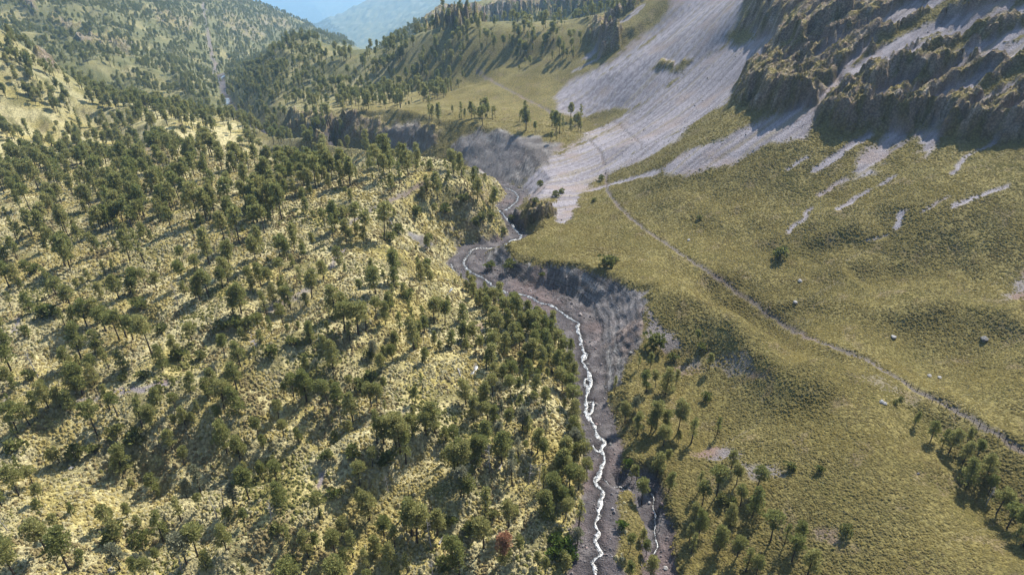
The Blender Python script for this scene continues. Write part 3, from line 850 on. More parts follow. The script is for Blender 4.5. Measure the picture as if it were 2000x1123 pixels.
def tufts(r_, centres, radius, count, size, droop=0.0, up=0.35):
    """needle tufts: small kite-shaped faces standing out of a clump"""
    vs_, fs = [], []
    for c, rad in zip(centres, radius):
        k = max(4, int(count * (rad ** 1.6)))
        for _ in range(k):
            d = r_.normal(size=3); d /= np.linalg.norm(d) + 1e-9
            if d[2] < -0.35: d[2] *= -0.6
            p = np.array(c) + d * rad * (0.55 + 0.5 * r_.random()) * np.array([1, 1, .78])
            out = d + np.array([0, 0, up - droop]) + r_.normal(size=3) * 0.35
            out /= np.linalg.norm(out) + 1e-9
            sd = np.cross(out, r_.normal(size=3)); sd /= np.linalg.norm(sd) + 1e-9
            s = size * (0.7 + 0.7 * r_.random())
            b = len(vs_)
            vs_ += [tuple(p - out * s * .35), tuple(p + sd * s * .38 + out * s * .15), tuple(p + out * s * .75), tuple(p - sd * s * .38 + out * s * .15)]
            fs.append((b, b + 1, b + 2, b + 3))
    return vs_, fs

def pine_shape(seed, form, dens=40.0, size=0.40):
    """a 12 m mountain pine: (trunk with limbs), (crown)"""
    r_ = np.random.default_rng(seed)
    Hh = 12.0
    base = {'dome': .46, 'umbrella': .58, 'full': .26, 'slender': .30, 'low': .10}[form] + r_.uniform(-.05, .05)
    wid = {'dome': 2.6, 'umbrella': 2.9, 'full': 2.5, 'slender': 1.5, 'low': 2.8}[form] * r_.uniform(.9, 1.1)
    bend = r_.normal(size=2) * 0.35
    path = [(bend[0] * (t ** 2), bend[1] * (t ** 2), Hh * t * .97) for t in np.linspace(-0.05, 1, 8)]
    rad = [.27 * (1 - .86 * t) + .03 for t in np.linspace(0, 1, 8)]
    trunk = [tube(path, rad, 6)]
    cs, rs = [], []
    nl = {'slender': 15, 'umbrella': 14}.get(form, 18)
    for k in range(nl):
        t = base + (0.97 - base) * ((k + .5) / nl) ** .9
        f = (t - base) / (1 - base)
        if form in ('dome', 'umbrella'): prof = math.sqrt(max(0.03, 1 - (f * .98) ** 2.4)) * (0.72 + .28 * min(1, f * 4))
        elif form == 'slender': prof = (1 - f) ** .75 * .85 + .15
        else: prof = (1 - f ** 1.7) ** .7 * .85 + .15
        m = 3 if form != 'slender' else 2
        for q in range(m):
            an = r_.uniform(0, 2 * math.pi)
            reach = wid * prof * r_.uniform(.55, 1.0)
            z0 = Hh * t; z1 = z0 + reach * r_.uniform(.05, .45)
            cx, cy_ = bend[0] * t * t, bend[1] * t * t
            end = (cx + math.cos(an) * reach, cy_ + math.sin(an) * reach, min(z1, Hh * 1.0))
            if q < 2 and k % 2 == 0:
                mid = ((cx + end[0]) / 2, (cy_ + end[1]) / 2, (z0 * .65 + end[2] * .35))
                trunk.append(tube([(cx, cy_, z0 - .2), mid, end], [.075, .05, .02], 4))
            cs.append(end); rs.append(r_.uniform(.72, 1.2) * (0.8 if form == 'slender' else 1.0))
            if reach > 1.3 and r_.random() < .55:
                cs.append((cx + math.cos(an) * reach * .5, cy_ + math.sin(an) * reach * .5, z0 + r_.uniform(0, .6))); rs.append(r_.uniform(.5, .85))
    cs.append((bend[0], bend[1], Hh * .98)); rs.append(.75)
    # dead stubs below the crown
    for _ in range(4):
        t = r_.uniform(.2, max(.25, base)); an = r_.uniform(0, 6.28); l_ = r_.uniform(.4, 1.1)
        trunk.append(tube([(bend[0] * t * t, bend[1] * t * t, Hh * t), (math.cos(an) * l_, math.sin(an) * l_, Hh * t + .15)], [.04, .015], 3))
    return merge(trunk), tufts(r_, cs, rs, dens, size)

def shrub_shape(seed, dens=30, size=.34):
    r_ = np.random.default_rng(seed)
    cs, rs, st_ = [], [], []
    for k in range(11):
        an = r_.uniform(0, 6.28); q = r_.uniform(.1, .95)
        c = (math.cos(an) * q, math.sin(an) * q, r_.uniform(.35, 1.75) * (1 - .45 * q * q))
        cs.append(c); rs.append(r_.uniform(.35, .62))
        if k < 5: st_.append(tube([(0, 0, -.1), (c[0] * .5, c[1] * .5, c[2] * .5), c], [.06, .04, .015], 4))
    return merge(st_), tufts(r_, cs, rs, dens * 2.2, size, up=.6)

def dead_shape(seed, curly=False):
    """bare tree: trunk and forked branches"""
    r_ = np.random.default_rng(seed)
    Hh = 10.0; b = r_.normal(size=2) * .5
    path = [(b[0] * t * t, b[1] * t * t, Hh * t) for t in np.linspace(-.04, 1, 7)]
    trunk = tube(path, [.22 * (1 - .85 * t) + .02 for t in np.linspace(0, 1, 7)], 5)
    br = []
    for k in range(17 if curly else 11):
        t = r_.uniform(.35, .97); an = r_.uniform(0, 6.28); l_ = r_.uniform(.7, 2.3) * (1.15 - t * .6)
        s = np.array([b[0] * t * t, b[1] * t * t, Hh * t]); e_ = s + np.array([math.cos(an) * l_, math.sin(an) * l_, l_ * r_.uniform(-.1, .7)])
        m_ = (s + e_) / 2 + r_.normal(size=3) * .15
        br.append(tube([s, m_, e_], [.06, .04, .012], 3))
        for j in range(3):
            q = s + (e_ - s) * r_.uniform(.4, 1.0); d = r_.normal(size=3) * .45
            br.append(tube([q, q + d], [.022, .008], 3))
    return trunk, merge(br)

def lichen_tufts(seed, branches_seed):
    r_ = np.random.default_rng(seed)
    cs = [(r_.normal() * .9, r_.normal() * .9, r_.uniform(5.0, 10.2)) for _ in range(22)]
    return tufts(r_, cs, [r_.uniform(.4, .75) for _ in cs], 15, .36, droop=.5)

def mesh_of(name, geo, mat, smooth=False):
    me = bpy.data.meshes.new(name)
    me.from_pydata([tuple(map(float, v)) for v in geo[0]], [], geo[1]); me.materials.append(mat)
    if smooth:
        for p in me.polygons: p.use_smooth = True
    return me

FORMS = ['dome', 'umbrella', 'full', 'dome', 'slender', 'full', 'umbrella', 'low', 'dome', 'full']
PINES = []
for k, f in enumerate(FORMS):
    tg, cg = pine_shape(400 + k, f)
    PINES.append((f, mesh_of("pine_trunk_shape", tg, M_BARK, True), mesh_of("pine_crown_shape", cg, M_NEEDLE), cg))
def recolour(me, mat):
    m2 = me.copy(); m2.materials.clear(); m2.materials.append(mat); return m2
PALE_CROWN = [recolour(PINES[k][2], M_PALE) for k in (0, 4, 5)]
RED_CROWN = recolour(PINES[0][2], M_RED)
SHRUBS = []
for k in range(4):
    tg, cg = shrub_shape(500 + k)
    SHRUBS.append((mesh_of("shrub_stem_shape", tg, M_BARK), mesh_of("shrub_leaf_shape", cg, M_SHRUB), ))
VIVID = [recolour(s[1], M_VIVID) for s in SHRUBS]
DEADS = []
for k in range(5):
    tg, bg_ = dead_shape(600 + k, k >= 3)
    DEADS.append((mesh_of("dead_trunk_shape", tg, M_DEADWOOD if k != 1 else M_BARK, True), mesh_of("dead_branch_shape", bg_, M_DEADWOOD if k != 1 else M_BARK),
                  mesh_of("lichen_shape", lichen_tufts(650 + k, k), M_PALE)))

# ---------------------------------------------------------------- placing plants
ZF = Z.copy()
def ground_hit(u, v):
    x, y, z = hit_on(ZF, u, v)
    return x, y, z
def top_height(y, z, v_top):
    q = (561.5 - v_top) / FPX
    return y * (q * CP - SP) / (CP + q * SP) - z

# base of each tree in the photograph and its height there: (u, v, h)
TREES = """
18 562 50|36 562 45|60 545 36|110 575 55|125 592 50|140 602 46|155 572 28|233 584 48|260 571 46|285 563 38|306 569 38|358 559 48|391 588 46|383 540 40|
170 637 54|190 630 45|208 649 50|145 634 37|248 661 57|260 664 50|234 665 54|298 696 78|159 701 70|345 695 44|376 670 38|215 724 46|243 722 42|133 725 50|
184 735 40|22 724 78|10 662 44|60 612 40|318 722 48|149 765 56|163 771 60|185 750 42|95 796 54|72 800 33|120 797 42|22 795 28|35 846 56|58 830 42|
190 850 64|215 800 50|230 812 42|278 833 54|298 828 40|345 802 34|345 838 28|372 767 38|388 806 26|380 832 28|338 880 40|360 908 34|240 922 54|
446 553 50|436 563 40|408 580 54|472 612 60|456 616 48|522 619 52|490 560 38|510 560 46|530 562 40|548 543 38|535 590 38|587 556 36|610 583 54|568 604 44|
556 598 38|554 636 42|532 657 42|507 655 42|633 547 38|657 617 58|674 648 54|670 612 42|715 645 56|700 653 60|734 574 50|725 558 38|705 575 30|735 626 44|
753 634 44|763 609 40|782 650 42|776 535 42|770 560 40|650 720 54|640 690 38|598 725 34|605 665 38|640 650 24|768 708 36|775 680 34|745 725 36|440 695 42|
470 715 46|500 705 32|470 650 24|463 760 50|438 797 52|464 809 54|432 825 32|444 883 58|470 902 48|415 758 40|408 782 34|599 784 58|575 780 50|555 775 28|
641 790 50|661 800 48|690 825 54|685 765 34|726 795 48|737 795 46|750 765 28|737 866 64|750 866 54|774 872 62|782 885 64|793 905 62|545 820 38|505 850 36|
555 856 36|585 865 30|652 830 20|728 912 36|540 925 36|510 928 30|480 928 28|
822 550 40|842 560 34|827 633 36|848 630 46|869 635 48|857 618 36|904 630 36|901 665 32|809 684 64|819 660 34|848 676 30|924 667 36|915 550 22|927 557 20|
948 585 32|965 600 36|985 627 46|1000 612 40|1010 628 52|995 642 40|960 640 40|975 655 44|1020 650 42|1042 650 42|1060 655 38|1000 672 42|985 692 44|1015 692 40|
1045 690 44|1070 690 42|1090 682 38|1100 702 40|1114 692 32|1030 712 40|1060 715 40|1086 727 44|1110 727 42|1120 747 42|1096 746 40|960 690 40|940 688 34|950 722 40|
910 788 48|945 788 44|951 791 40|926 822 48|952 825 38|968 826 36|997 776 44|1011 770 32|1030 842 36|988 836 40|832 848 48|850 846 58|806 850 42|888 868 38|
888 921 54|894 919 58|901 926 62|928 905 60|942 900 52|980 905 58|1050 884 46|1062 900 40|1028 886 24|1105 902 46|1090 926 38|1112 938 38|1045 795 32|1015 800 30|
966 746 40|982 748 36|1000 746 38|1026 760 40|1032 737 36|1046 772 40|962 772 38|1098 764 44|1110 772 40|1116 802 48|1121 826 45|1126 852 44|1140 908 44|1134 890 40|
1146 938 40|826 760 32|812 785 32|808 822 30|906 974 46|914 970 42|948 1016 62|994 1030 50|945 1070 56|1061 957 42|1082 975 46|1062 1000 44|985 1104 42|1015 1080 34|
805 1046 70|815 1060 70|830 1042 46|854 1045 48|885 1110 66|897 1128 58|1066 1118 30|1050 1104 28|1130 1030 50|1112 952 44|1130 958 44|1098 992 40|1104 1012 38|
38 968 52|66 948 36|78 980 34|93 1077 64|112 1042 34|136 1114 76|32 1128 66|18 1092 44|80 1010 34|319 1057 62|387 1087 60|265 1126 36|290 1126 36|390 995 30|
487 976 58|542 944 42|515 935 34|548 985 44|478 1025 32|448 1022 34|443 1076 50|625 1012 48|700 993 44|722 1015 56|702 945 40|602 1088 52|620 1072 34|751 1055 46|
771 1068 42|735 1086 40|690 1090 58|668 1050 36|655 1082 46|672 1112 42|720 1112 42|765 1117 54|405 1112 38|795 1042 36|797 1002 34|576 1160 62|662 1158 60|722 1150 40|
1247 720 26|1270 718 30|1300 770 48|1320 752 32|1280 756 32|1262 766 44|1385 720 30|1363 668 26|1200 766 32|1271 844 40|1303 838 38|1281 838 54|1323 847 60|1350 865 50|
1400 850 36|1325 864 24|1220 826 38|1245 850 46|1295 872 42|1233 938 32|1243 940 34|1282 930 44|1302 908 30|1306 960 40|1253 985 46|1365 960 38|1372 985 44|1400 967 54|
1438 946 36|1428 916 38|1480 948 38|1446 986 36|1470 1006 52|1425 1026 40|1355 1016 32|1366 1040 46|1346 1056 34|1350 1080 40|1406 1073 44|1440 1086 38|1456 1116 46|
1476 1126 38|1505 1056 54|1532 1062 40|1560 1052 36|1546 1096 48|1576 1126 54|1230 1076 32|1256 1062 30|1262 1086 30|1230 1130 34|1270 1126 38|
1785 832 28|1818 860 40|1840 872 34|1853 884 44|1880 906 44|1888 950 54|1926 932 46|1908 892 34|1890 862 28|1946 1002 46|1966 1032 46|1986 1048 58|1998 1066 48|1930 965 34
"""
TREES = [tuple(map(float, t.split())) for t in TREES.replace("\n", "").split("|") if t.strip()]
PALE = [(1020,840,46),(1122,880,44),(977,775,30),(980,806,26),(972,866,40),(1000,921,46),(1012,892,38),(1066,850,32),(457,987,46),(365,974,40),(393,962,52),(235,1112,52),
        (365,1102,58),(1128,1062,34),(1000,946,48),(1240,802,28),(900,970,52),(730,697,32)]
RED = [(981,1095,54)]
DEAD = [(348,594,40),(188,664,40),(75,738,54),(588,603,34),(828,672,24),(957,918,56),(842,1066,54),(840,1003,34),(845,1124,44),(758,961,36),(439,1001,50),(530,1018,44),
        (15,1036,40),(1912,874,24),(1926,986,36),(1288,1036,30),(354,1113,46),(424,1010,44),(1052,940,36),(1032,945,44),(1038,890,40)]
BUSH = """
70 532 18|275 608 26|313 652 20|100 618 26|85 620 24|393 701 18|30 882 24|313 768 18|280 740 18|243 742 16|150 892 28|225 846 22|265 866 28|188 884 18|435 642 22|478 638 22|
458 640 22|527 692 20|575 676 20|795 582 20|704 762 24|722 745 22|765 905 30|690 892 24|640 896 18|959 526 18|997 524 20|920 1042 24|960 1006 16|541 1040 18|228 1050 26|
272 1062 24|655 966 18|1312 703 16|1275 676 28|1370 686 16|1378 780 16|1523 505 26|1182 520 24|1196 512 18|1902 846 8|1750 790 10|1760 782 8|1365 428 9|1175 352 12|
1060 540 10|1410 980 16|1600 920 12|1540 915 14|1430 985 14|1650 1040 16|720 700 18|870 1108 22|880 1020 16|560 1110 22|350 700 20|60 740 20|1160 395 10|1055 365 14|1085 385 14|1045 398 14|
1098 378 12|760 470 24|775 455 20|815 420 20|870 415 20|905 395 18|930 440 18|960 428 18|940 430 16|985 455 12|1000 430 12|838 472 18
"""
BUSH = [tuple(map(float, t.split())) for t in BUSH.replace("\n", "").split("|") if t.strip()]
VIVIDS = [(1092,1060,20),(1106,1074,24),(1082,1086,18),(1112,1094,18),(1225,905,12),(1215,1030,14),(1108,712,18)]

def link(name, data, parent=None, loc=None):
    o = bpy.data.objects.new(name, data); COL.objects.link(o)
    if parent is not None: o.parent = parent
    if loc is not None: o.location = loc
    return o

def ordinal(k):
    w = ["first", "second", "third", "fourth", "fifth", "sixth", "seventh", "eighth", "ninth", "tenth", "eleventh", "twelfth", "thirteenth", "fourteenth",
         "fifteenth", "sixteenth", "seventeenth", "eighteenth", "nineteenth", "twentieth"]
    return w[k] if k < len(w) else f"{k + 1}th"

def area_of(u, v):
    """a stretch of ground one can find again, by the landmarks in it"""
    if u > 1700: return "in the dark row below the fenced path"
    if u > 1190:
        if v < 800: return "on the slope below the grey eroded bank" if u < 1345 else "on the open hummock right of the eroded bank"
        if v < 905: return "in the upper grove right of the stream"
        if u < 1300: return "along the narrow side channel"
        if v < 1000: return "by the purple soil right of the side channel"
        return "in the bottom grove right of the side channel"
    if u > 1088 and v > 680: return "lining the stream's left bank" if v < 900 else "on the lower left bank of the stream"
    if u > 930 and v < 740: return "in the dense stand inside the stream bend" if v < 672 else "in the shaded lower part of the bend stand"
    cols = [200, 400, 600, 800, 960, 1200]
    names = [
     ["by the left edge above the small grey track", "in the sunny clearing's upper grove", "in the upper grove left of the red soil cut", "below the end of the grassy track", "on the open flat left of the stream bend", "near the stream bend"],
     ["between the left edge and the grey track", "around the pale middle clearing", "beside the red soil cut", "on the slope right of the red soil cut", "beside the open flat left of the stream", "left of the bend stand"],
     ["above the bare strip on the left", "right end of the bare strip", "below the pale stony patch", "above the dark hollow", "on the sunny rib left of the stream", "in the mixed grove left of the stream"],
     ["around the shaded hollow at the left edge", "in the shaded hollow on the left", "at the head of the dark hollow", "on the rib above the grey slab", "on the sunny rib left of the lichened trees", "among the pale lichened trees"],
     ["in the bottom left corner", "below the shaded hollow", "left of the bare grey slab", "below the bare grey slab", "on the bright slope left of the rust-red tree", "around the rust-red tree"],
    ]
    row = 0 if v < 600 else 1 if v < 700 else 2 if v < 800 else 3 if v < 930 else 4
    col = next(k for k, c in enumerate(cols) if u <= c)
    return names[row][col]

FORM_WORD = {'dome': 'dome-crowned', 'umbrella': 'flat-topped', 'full': 'full', 'slender': 'slender', 'low': 'low-branched'}

def plant(u, v, h, lo, hi):
    x, y, z = ground_hit([u], [min(v, 1240)])
    hm = float(top_height(y, z, v - h)[0])
    return float(x[0]), float(y[0]), float(z[0]), min(max(hm, lo), hi)

recs = []
rp = random.Random(31)
# the 280 pines that show largest are objects of their own, the smallest join the woodland
TREES.sort(key=lambda t: -t[2])
TREES, SMALL = sorted(TREES[:280]), TREES[280:]
for (u, v, h) in TREES: recs.append(('pine', u, v, h))
for (u, v, h) in PALE: recs.append(('pale', u, v, h))
for (u, v, h) in RED: recs.append(('red', u, v, h))
for (u, v, h) in DEAD: recs.append(('dead', u, v, h))
for (u, v, h) in BUSH: recs.append(('bush', u, v, h))
for (u, v, h) in VIVIDS: recs.append(('vivid', u, v, h))
NOUN = {'pine': 'pine', 'pale': 'lichen-greyed pine', 'red': 'pine', 'dead': 'bare dead tree', 'bush': 'dark green shrub', 'vivid': 'bright green shrub'}
groups = {}
for i, (kind, u, v, h) in enumerate(recs):
    groups.setdefault((kind, area_of(u, v)), []).append(i)
order = {}
for key, ids in groups.items():
    ids.sort(key=lambda i: recs[i][1])
    for k, i in enumerate(ids): order[i] = (k, len(ids))
EXTRA_PINES = []
n_pine = 0
for i, (kind, u, v, h) in enumerate(recs):
    area = area_of(u, v); k, m = order[i]
    where = f", {ordinal(k)} from left {area}" if m > 1 else f" {area}"
    if kind in ('pine', 'pale', 'red'):
        x, y, z, hm = plant(u, v, h, 3.5, 17.0)
        wide = rp.uniform(.88, 1.15)
        if kind == 'pine':
            idx = rp.randrange(len(PINES))
            if hm < 6.5: idx = rp.choice([2, 5, 7, 9])
            form, tr, cr_, _ = PINES[idx]
        else:
            idx = rp.choice([0, 4, 5]) if kind == 'pale' else 0
            form, tr = PINES[idx][0], PINES[idx][1]
            cr_ = PALE_CROWN[[0, 4, 5].index(idx)] if kind == 'pale' else RED_CROWN
        root = link("pine_tree", None, None, (x, y, z + CAM_Z - .15))
        s = hm / 12.0
        sxy = (s * .55 + .45 * min(s, 1.0)) * wide
        lean = rp.gauss(0, .035), rp.gauss(0, .035)
        root.rotation_euler = (lean[0], lean[1], rp.uniform(0, 6.28))
        root.scale = (sxy, sxy, s)
        link("trunk", tr, root); link("crown", cr_, root)
        size = "tall" if hm > 13.5 else "small" if hm < 7.5 else ""
        if kind == 'pine': lab = f"{size} {FORM_WORD[form]} green pine{where}"
        elif kind == 'pale': lab = f"{size} pale lichen-greyed pine{where}"
        else: lab = "single pine with rust-red dry crown near the bottom edge"
        lab = " ".join(lab.replace(" ,", ",").split())
        if len(lab.split()) > 16: lab = lab.replace("green ", "")
        if len(lab.split()) > 16: lab = lab.replace("tall ", "").replace("small ", "")
        root["label"] = lab; root["category"] = "pine tree"
        root["group"] = "pines on the valley slopes"
    elif kind == 'dead':
        x, y, z, hm = plant(u, v, h, 3.0, 15.0)
        idx = rp.randrange(5) if (u, v) not in [(530, 1018), (1912, 874), (15, 1036)] else 3
        if (u, v) == (1912, 874): idx = 1
        root = link("dead_tree", None, None, (x, y, z + CAM_Z - .15))
        s = hm / 10.0; root.scale = (s * .9, s * .9, s); root.rotation_euler = (rp.gauss(0, .06), rp.gauss(0, .06), rp.uniform(0, 6.28))
        link("trunk", DEADS[idx][0], root); link("branches", DEADS[idx][1], root)
        root["label"] = ("black" if idx == 1 else "grey") + f" bare dead tree{where}"; root["category"] = "dead tree"; root["group"] = "dead trees among the pines"
    else:
        x, y, z, hm = plant(u, v, h, .9, 6.0)
        idx = rp.randrange(4)
        root = link("shrub", None, None, (x, y, z + CAM_Z - .1))
        s = hm / 2.1; root.scale = (s * rp.uniform(.95, 1.25), s * rp.uniform(.95, 1.25), s); root.rotation_euler = (0, 0, rp.uniform(0, 6.28))
        link("stems", SHRUBS[idx][0], root); link("foliage", SHRUBS[idx][1] if kind == 'bush' else VIVID[idx], root)
        root["label"] = (("small " if hm < 2 else "bushy ") + NOUN[kind] + where); root["category"] = "shrub"; root["group"] = "shrubs on the valley slopes"

# ---------------------------------------------------------------- scattered cover (uncountable): far trees, tussocks, stones
def instancer(name, pos, rot, scl, idx, protos, kind="stuff"):
    """one object whose points carry copies of the prototype meshes"""
    coll = bpy.data.collections.new(name + "_shapes")
    for k, me in enumerate(protos):
        ob = bpy.data.objects.new(f"{name}_shape_{k:02d}", me); coll.objects.link(ob)
    me = bpy.data.meshes.new(name)
    n_ = len(pos)
    me.vertices.add(n_); me.vertices.foreach_set("co", np.asarray(pos, np.float32).ravel())
    a = me.attributes.new("rot", 'FLOAT_VECTOR', 'POINT'); a.data.foreach_set("vector", np.asarray(rot, np.float32).ravel())
    a = me.attributes.new("scl", 'FLOAT_VECTOR', 'POINT'); a.data.foreach_set("vector", np.asarray(scl, np.float32).ravel())
    a = me.attributes.new("idx", 'INT', 'POINT'); a.data.foreach_set("value", np.asarray(idx, np.int32).ravel())
    o = bpy.data.objects.new(name, me); COL.objects.link(o); o["kind"] = kind
    ng = bpy.data.node_groups.new(name, 'GeometryNodeTree')
    ng.interface.new_socket("Geometry", in_out='INPUT', socket_type='NodeSocketGeometry')
    ng.interface.new_socket("Geometry", in_out='OUTPUT', socket_type='NodeSocketGeometry')
    gi_ = ng.nodes.new("NodeGroupInput"); go = ng.nodes.new("NodeGroupOutput")
    ci = ng.nodes.new("GeometryNodeCollectionInfo"); ci.inputs["Collection"].default_value = coll
    ci.inputs["Separate Children"].default_value = True; ci.inputs["Reset Children"].default_value = True
    ip = ng.nodes.new("GeometryNodeInstanceOnPoints"); ip.inputs["Pick Instance"].default_value = True
    def attr(nm, ty):
        nd = ng.nodes.new("GeometryNodeInputNamedAttribute"); nd.data_type = ty; nd.inputs["Name"].default_value = nm; return nd.outputs[0]
    er = ng.nodes.new("FunctionNodeEulerToRotation")
    ng.links.new(attr("rot", 'FLOAT_VECTOR'), er.inputs[0])
    ng.links.new(gi_.outputs[0], ip.inputs["Points"]); ng.links.new(ci.outputs[0], ip.inputs["Instance"])
    ng.links.new(attr("idx", 'INT'), ip.inputs["Instance Index"]); ng.links.new(er.outputs[0], ip.inputs["Rotation"]); ng.links.new(attr("scl", 'FLOAT_VECTOR'), ip.inputs["Scale"])
    ng.links.new(ip.outputs[0], go.inputs[0])
    md = o.modifiers.new("scatter", 'NODES'); md.node_group = ng
    return o

d1 = np.stack([X[1:, :-1] - X[:-1, :-1], Y[1:, :-1] - Y[:-1, :-1]]); d2 = np.stack([X[:-1, 1:] - X[:-1, :-1], Y[:-1, 1:] - Y[:-1, :-1]])
CELL = np.abs(d1[0] * d2[1] - d1[1] * d2[0])               # plan area of each cell

def scatter(dens, r_):
    """random points, dens per square metre given at grid vertices"""
    lam = favg(dens) * CELL
    cnt = r_.poisson(lam)
    ii, jj = np.nonzero(cnt)
    rep = cnt[ii, jj]
    ii = np.repeat(ii, rep); jj = np.repeat(jj, rep)
    s, t = r_.random(len(ii)), r_.random(len(ii))
    def lerp(M): return (M[ii, jj] * (1 - t) + M[ii, jj + 1] * t) * (1 - s) + (M[ii + 1, jj] * (1 - t) + M[ii + 1, jj + 1] * t) * s
    return lerp(X), lerp(Y), lerp(ZF), ii, jj

sr = np.random.default_rng(77)
cover_y = np.clip(1 - SCREE - ROCK - GRAVEL - BANKG - TRAIL - SOIL, 0, 1)
clump = fbm(X, Y, 34, 4, 241)
FOREST = np.zeros_like(Z)
for pl, dn in [
  ([(-60,262),(400,288),(530,326),(700,336),(905,346),(900,350),(860,352),(760,354),(686,376),(646,424),(616,480),(600,520),(-60,524)], .0165),
  ([(-60,40),(0,66),(130,170),(300,192),(450,242),(532,306),(400,276),(200,264),(-60,264)], .018),
  ([(650,430),(760,466),(862,552),(800,560),(640,540)], .015),
  ([(560,212),(760,206),(1000,232),(1105,246),(1090,266),(900,252),(700,228)], .007),
  ([(760,58),(900,54),(1130,54),(1142,112),(1080,118),(1000,104),(920,120),(820,108),(740,108)], .012),
  ([(478,200),(640,152),(740,110),(850,112),(932,150),(860,200),(760,208),(620,212)], .017),
  ([(428,182),(478,120),(540,95),(700,114),(742,130),(640,150),(500,190)], .016),
  ([(-60,0),(600,0),(692,90),(524,94),(430,160),(420,204),(300,190),(130,168),(0,64),(-60,30)], .0105),
  ([(700,112),(830,52),(1200,12),(1252,30),(1140,52),(760,84)], .006),
  ([(640,292),(760,300),(862,322),(750,332)], .012),
  ([(760,380),(880,340),(960,350),(985,420),(960,455),(880,460),(780,450)], .006),
  ([(445,200),(560,216),(650,240),(700,290),(640,308),(520,300),(455,235)], .010),
  ([(380,214),(470,206),(485,262),(430,274)], .013),
  ([(900,140),(1080,105),(1130,110),(1090,140),(1000,160)], .002),
  ([(1060,230),(1150,225),(1120,290),(1050,280)], .006),
  ([(1140,110),(1165,60),(1200,70),(1190,100)], .012),
  ]:
    FOREST = np.maximum(FOREST, poly_mask(pl, 3, 6, 40, 251) * dn)
FOREST *= (0.15 + 1.75 * sstep(-.2, .32, clump)) * np.clip(1 - SCREE * 1.2 - GRAVEL - BANKG - TRAIL * 2 - SOIL - ROCK * .55, 0, 1)
fx_, fy_, fz_, fi, fj = scatter(FOREST, sr)
sm = [plant(u, v, h, 3.0, 14.0) for (u, v, h) in SMALL]
fx_ = np.concatenate([fx_, [q[0] for q in sm]]); fy_ = np.concatenate([fy_, [q[1] for q in sm]]); fz_ = np.concatenate([fz_, [q[2] for q in sm]])
nt_ = len(fx_)
def far_shape(seed, form):
    tg, cg = pine_shape(seed, form, 18.0, .62)
    me = bpy.data.meshes.new("far_pine_shape")
    tv, tf = tg; cv, cf = cg
    me.from_pydata([tuple(map(float, v)) for v in tv + list(cv)], [], tf + [tuple(i + len(tv) for i in f) for f in cf])
    me.materials.append(M_BARK); me.materials.append(M_NEEDLE)
    for k, p in enumerate(me.polygons):
        if k >= len(tf): p.material_index = 1
    return me
far_protos = [far_shape(700 + k, f) for k, f in enumerate(['dome', 'full', 'umbrella', 'slender', 'dome', 'full'])]
hs = np.clip(sr.normal(.94, .22, nt_), .45, 1.5) * np.where(sr.random(nt_) < .12, .5, 1.0)
hs[nt_ - len(sm):] = [q[3] / 12.0 for q in sm]
print('pines as objects', len(TREES), 'small', len(SMALL))
instancer("pine_woodland", np.stack([fx_, fy_, fz_ + CAM_Z - .2], 1), np.stack([sr.normal(0, .04, nt_), sr.normal(0, .04, nt_), sr.uniform(0, 6.28, nt_)], 1),
          np.stack([hs * .80, hs * .80, hs], 1), sr.integers(0, 6, nt_), far_protos)
# seedlings and low brush between the pines
YOUNG = .011 * (1 - on_right) * sstep(430, 380, rdist) * (rdist > 95) * cover_y * sstep(-.3, .3, fbm(X, Y, 22, 3, 245)) + .04 * poly_mask([(920,560),(1010,560),(1120,640),(1150,760),(1160,930),(1170,1123),(1080,1123),(1090,930),(1080,780),(1000,740),(930,700)], 3, 4, 20, 247) * cover_y
yx, yy, yz, _, _ = scatter(YOUNG, sr); m_ = len(yx)
ysc = np.clip(sr.normal(.40, .15, m_), .14, .8)
instancer("young_pine_thicket", np.stack([yx, yy, yz + CAM_Z - .1], 1), np.stack([np.zeros(m_), np.zeros(m_), sr.uniform(0, 6.28, m_)], 1), np.stack([ysc * 1.05, ysc * 1.05, ysc], 1), sr.integers(0, 4, m_),
          [far_shape(720 + k, f) for k, f in enumerate(['low', 'full', 'low', 'slender'])])
print("far trees", nt_, "young", m_)

def tuft_shape(seed, mat):
    """a shaggy mound of bunch grass"""
    r_ = np.random.default_rng(seed); n_ = 9
    vs_ = [(r_.uniform(-.08, .08), r_.uniform(-.08, .08), r_.uniform(.42, .6))]
    for ring, (rad, zz) in enumerate(((.26, .40), (.52, .02))):
        for k in range(n_):
            an = 2 * math.pi * (k + .5 * ring) / n_ + r_.uniform(-.15, .15); q = rad * r_.uniform(.7, 1.35)
            vs_.append((math.cos(an) * q, math.sin(an) * q, zz + r_.uniform(-.14, .14) - (.1 if ring else 0)))
    fs = []
    for k in range(n_):
        k2 = (k + 1) % n_
        fs += [(0, 1 + k, 1 + k2), (1 + k, 1 + n_ + k, 1 + k2), (1 + k2, 1 + n_ + k, 1 + n_ + k2)]
    return mesh_of("tussock_shape", (vs_, fs), mat)
cover2 = np.clip(1 - SCREE - ROCK * .6 - GRAVEL - BANKG * 1.1 - TRAIL - SOIL * .8, 0, 1)
tden = np.interp(rdist, [95, 160, 260, 400, 520, 560], [2.6, 2.3, 1.7, .9, .45, 0]) * cover2 * np.clip(.35 + 1.2 * sstep(-.4, .25, n5), 0, 1)
tden *= (np.abs(AZg) < R(53)) * (1 - .5 * HEATH)
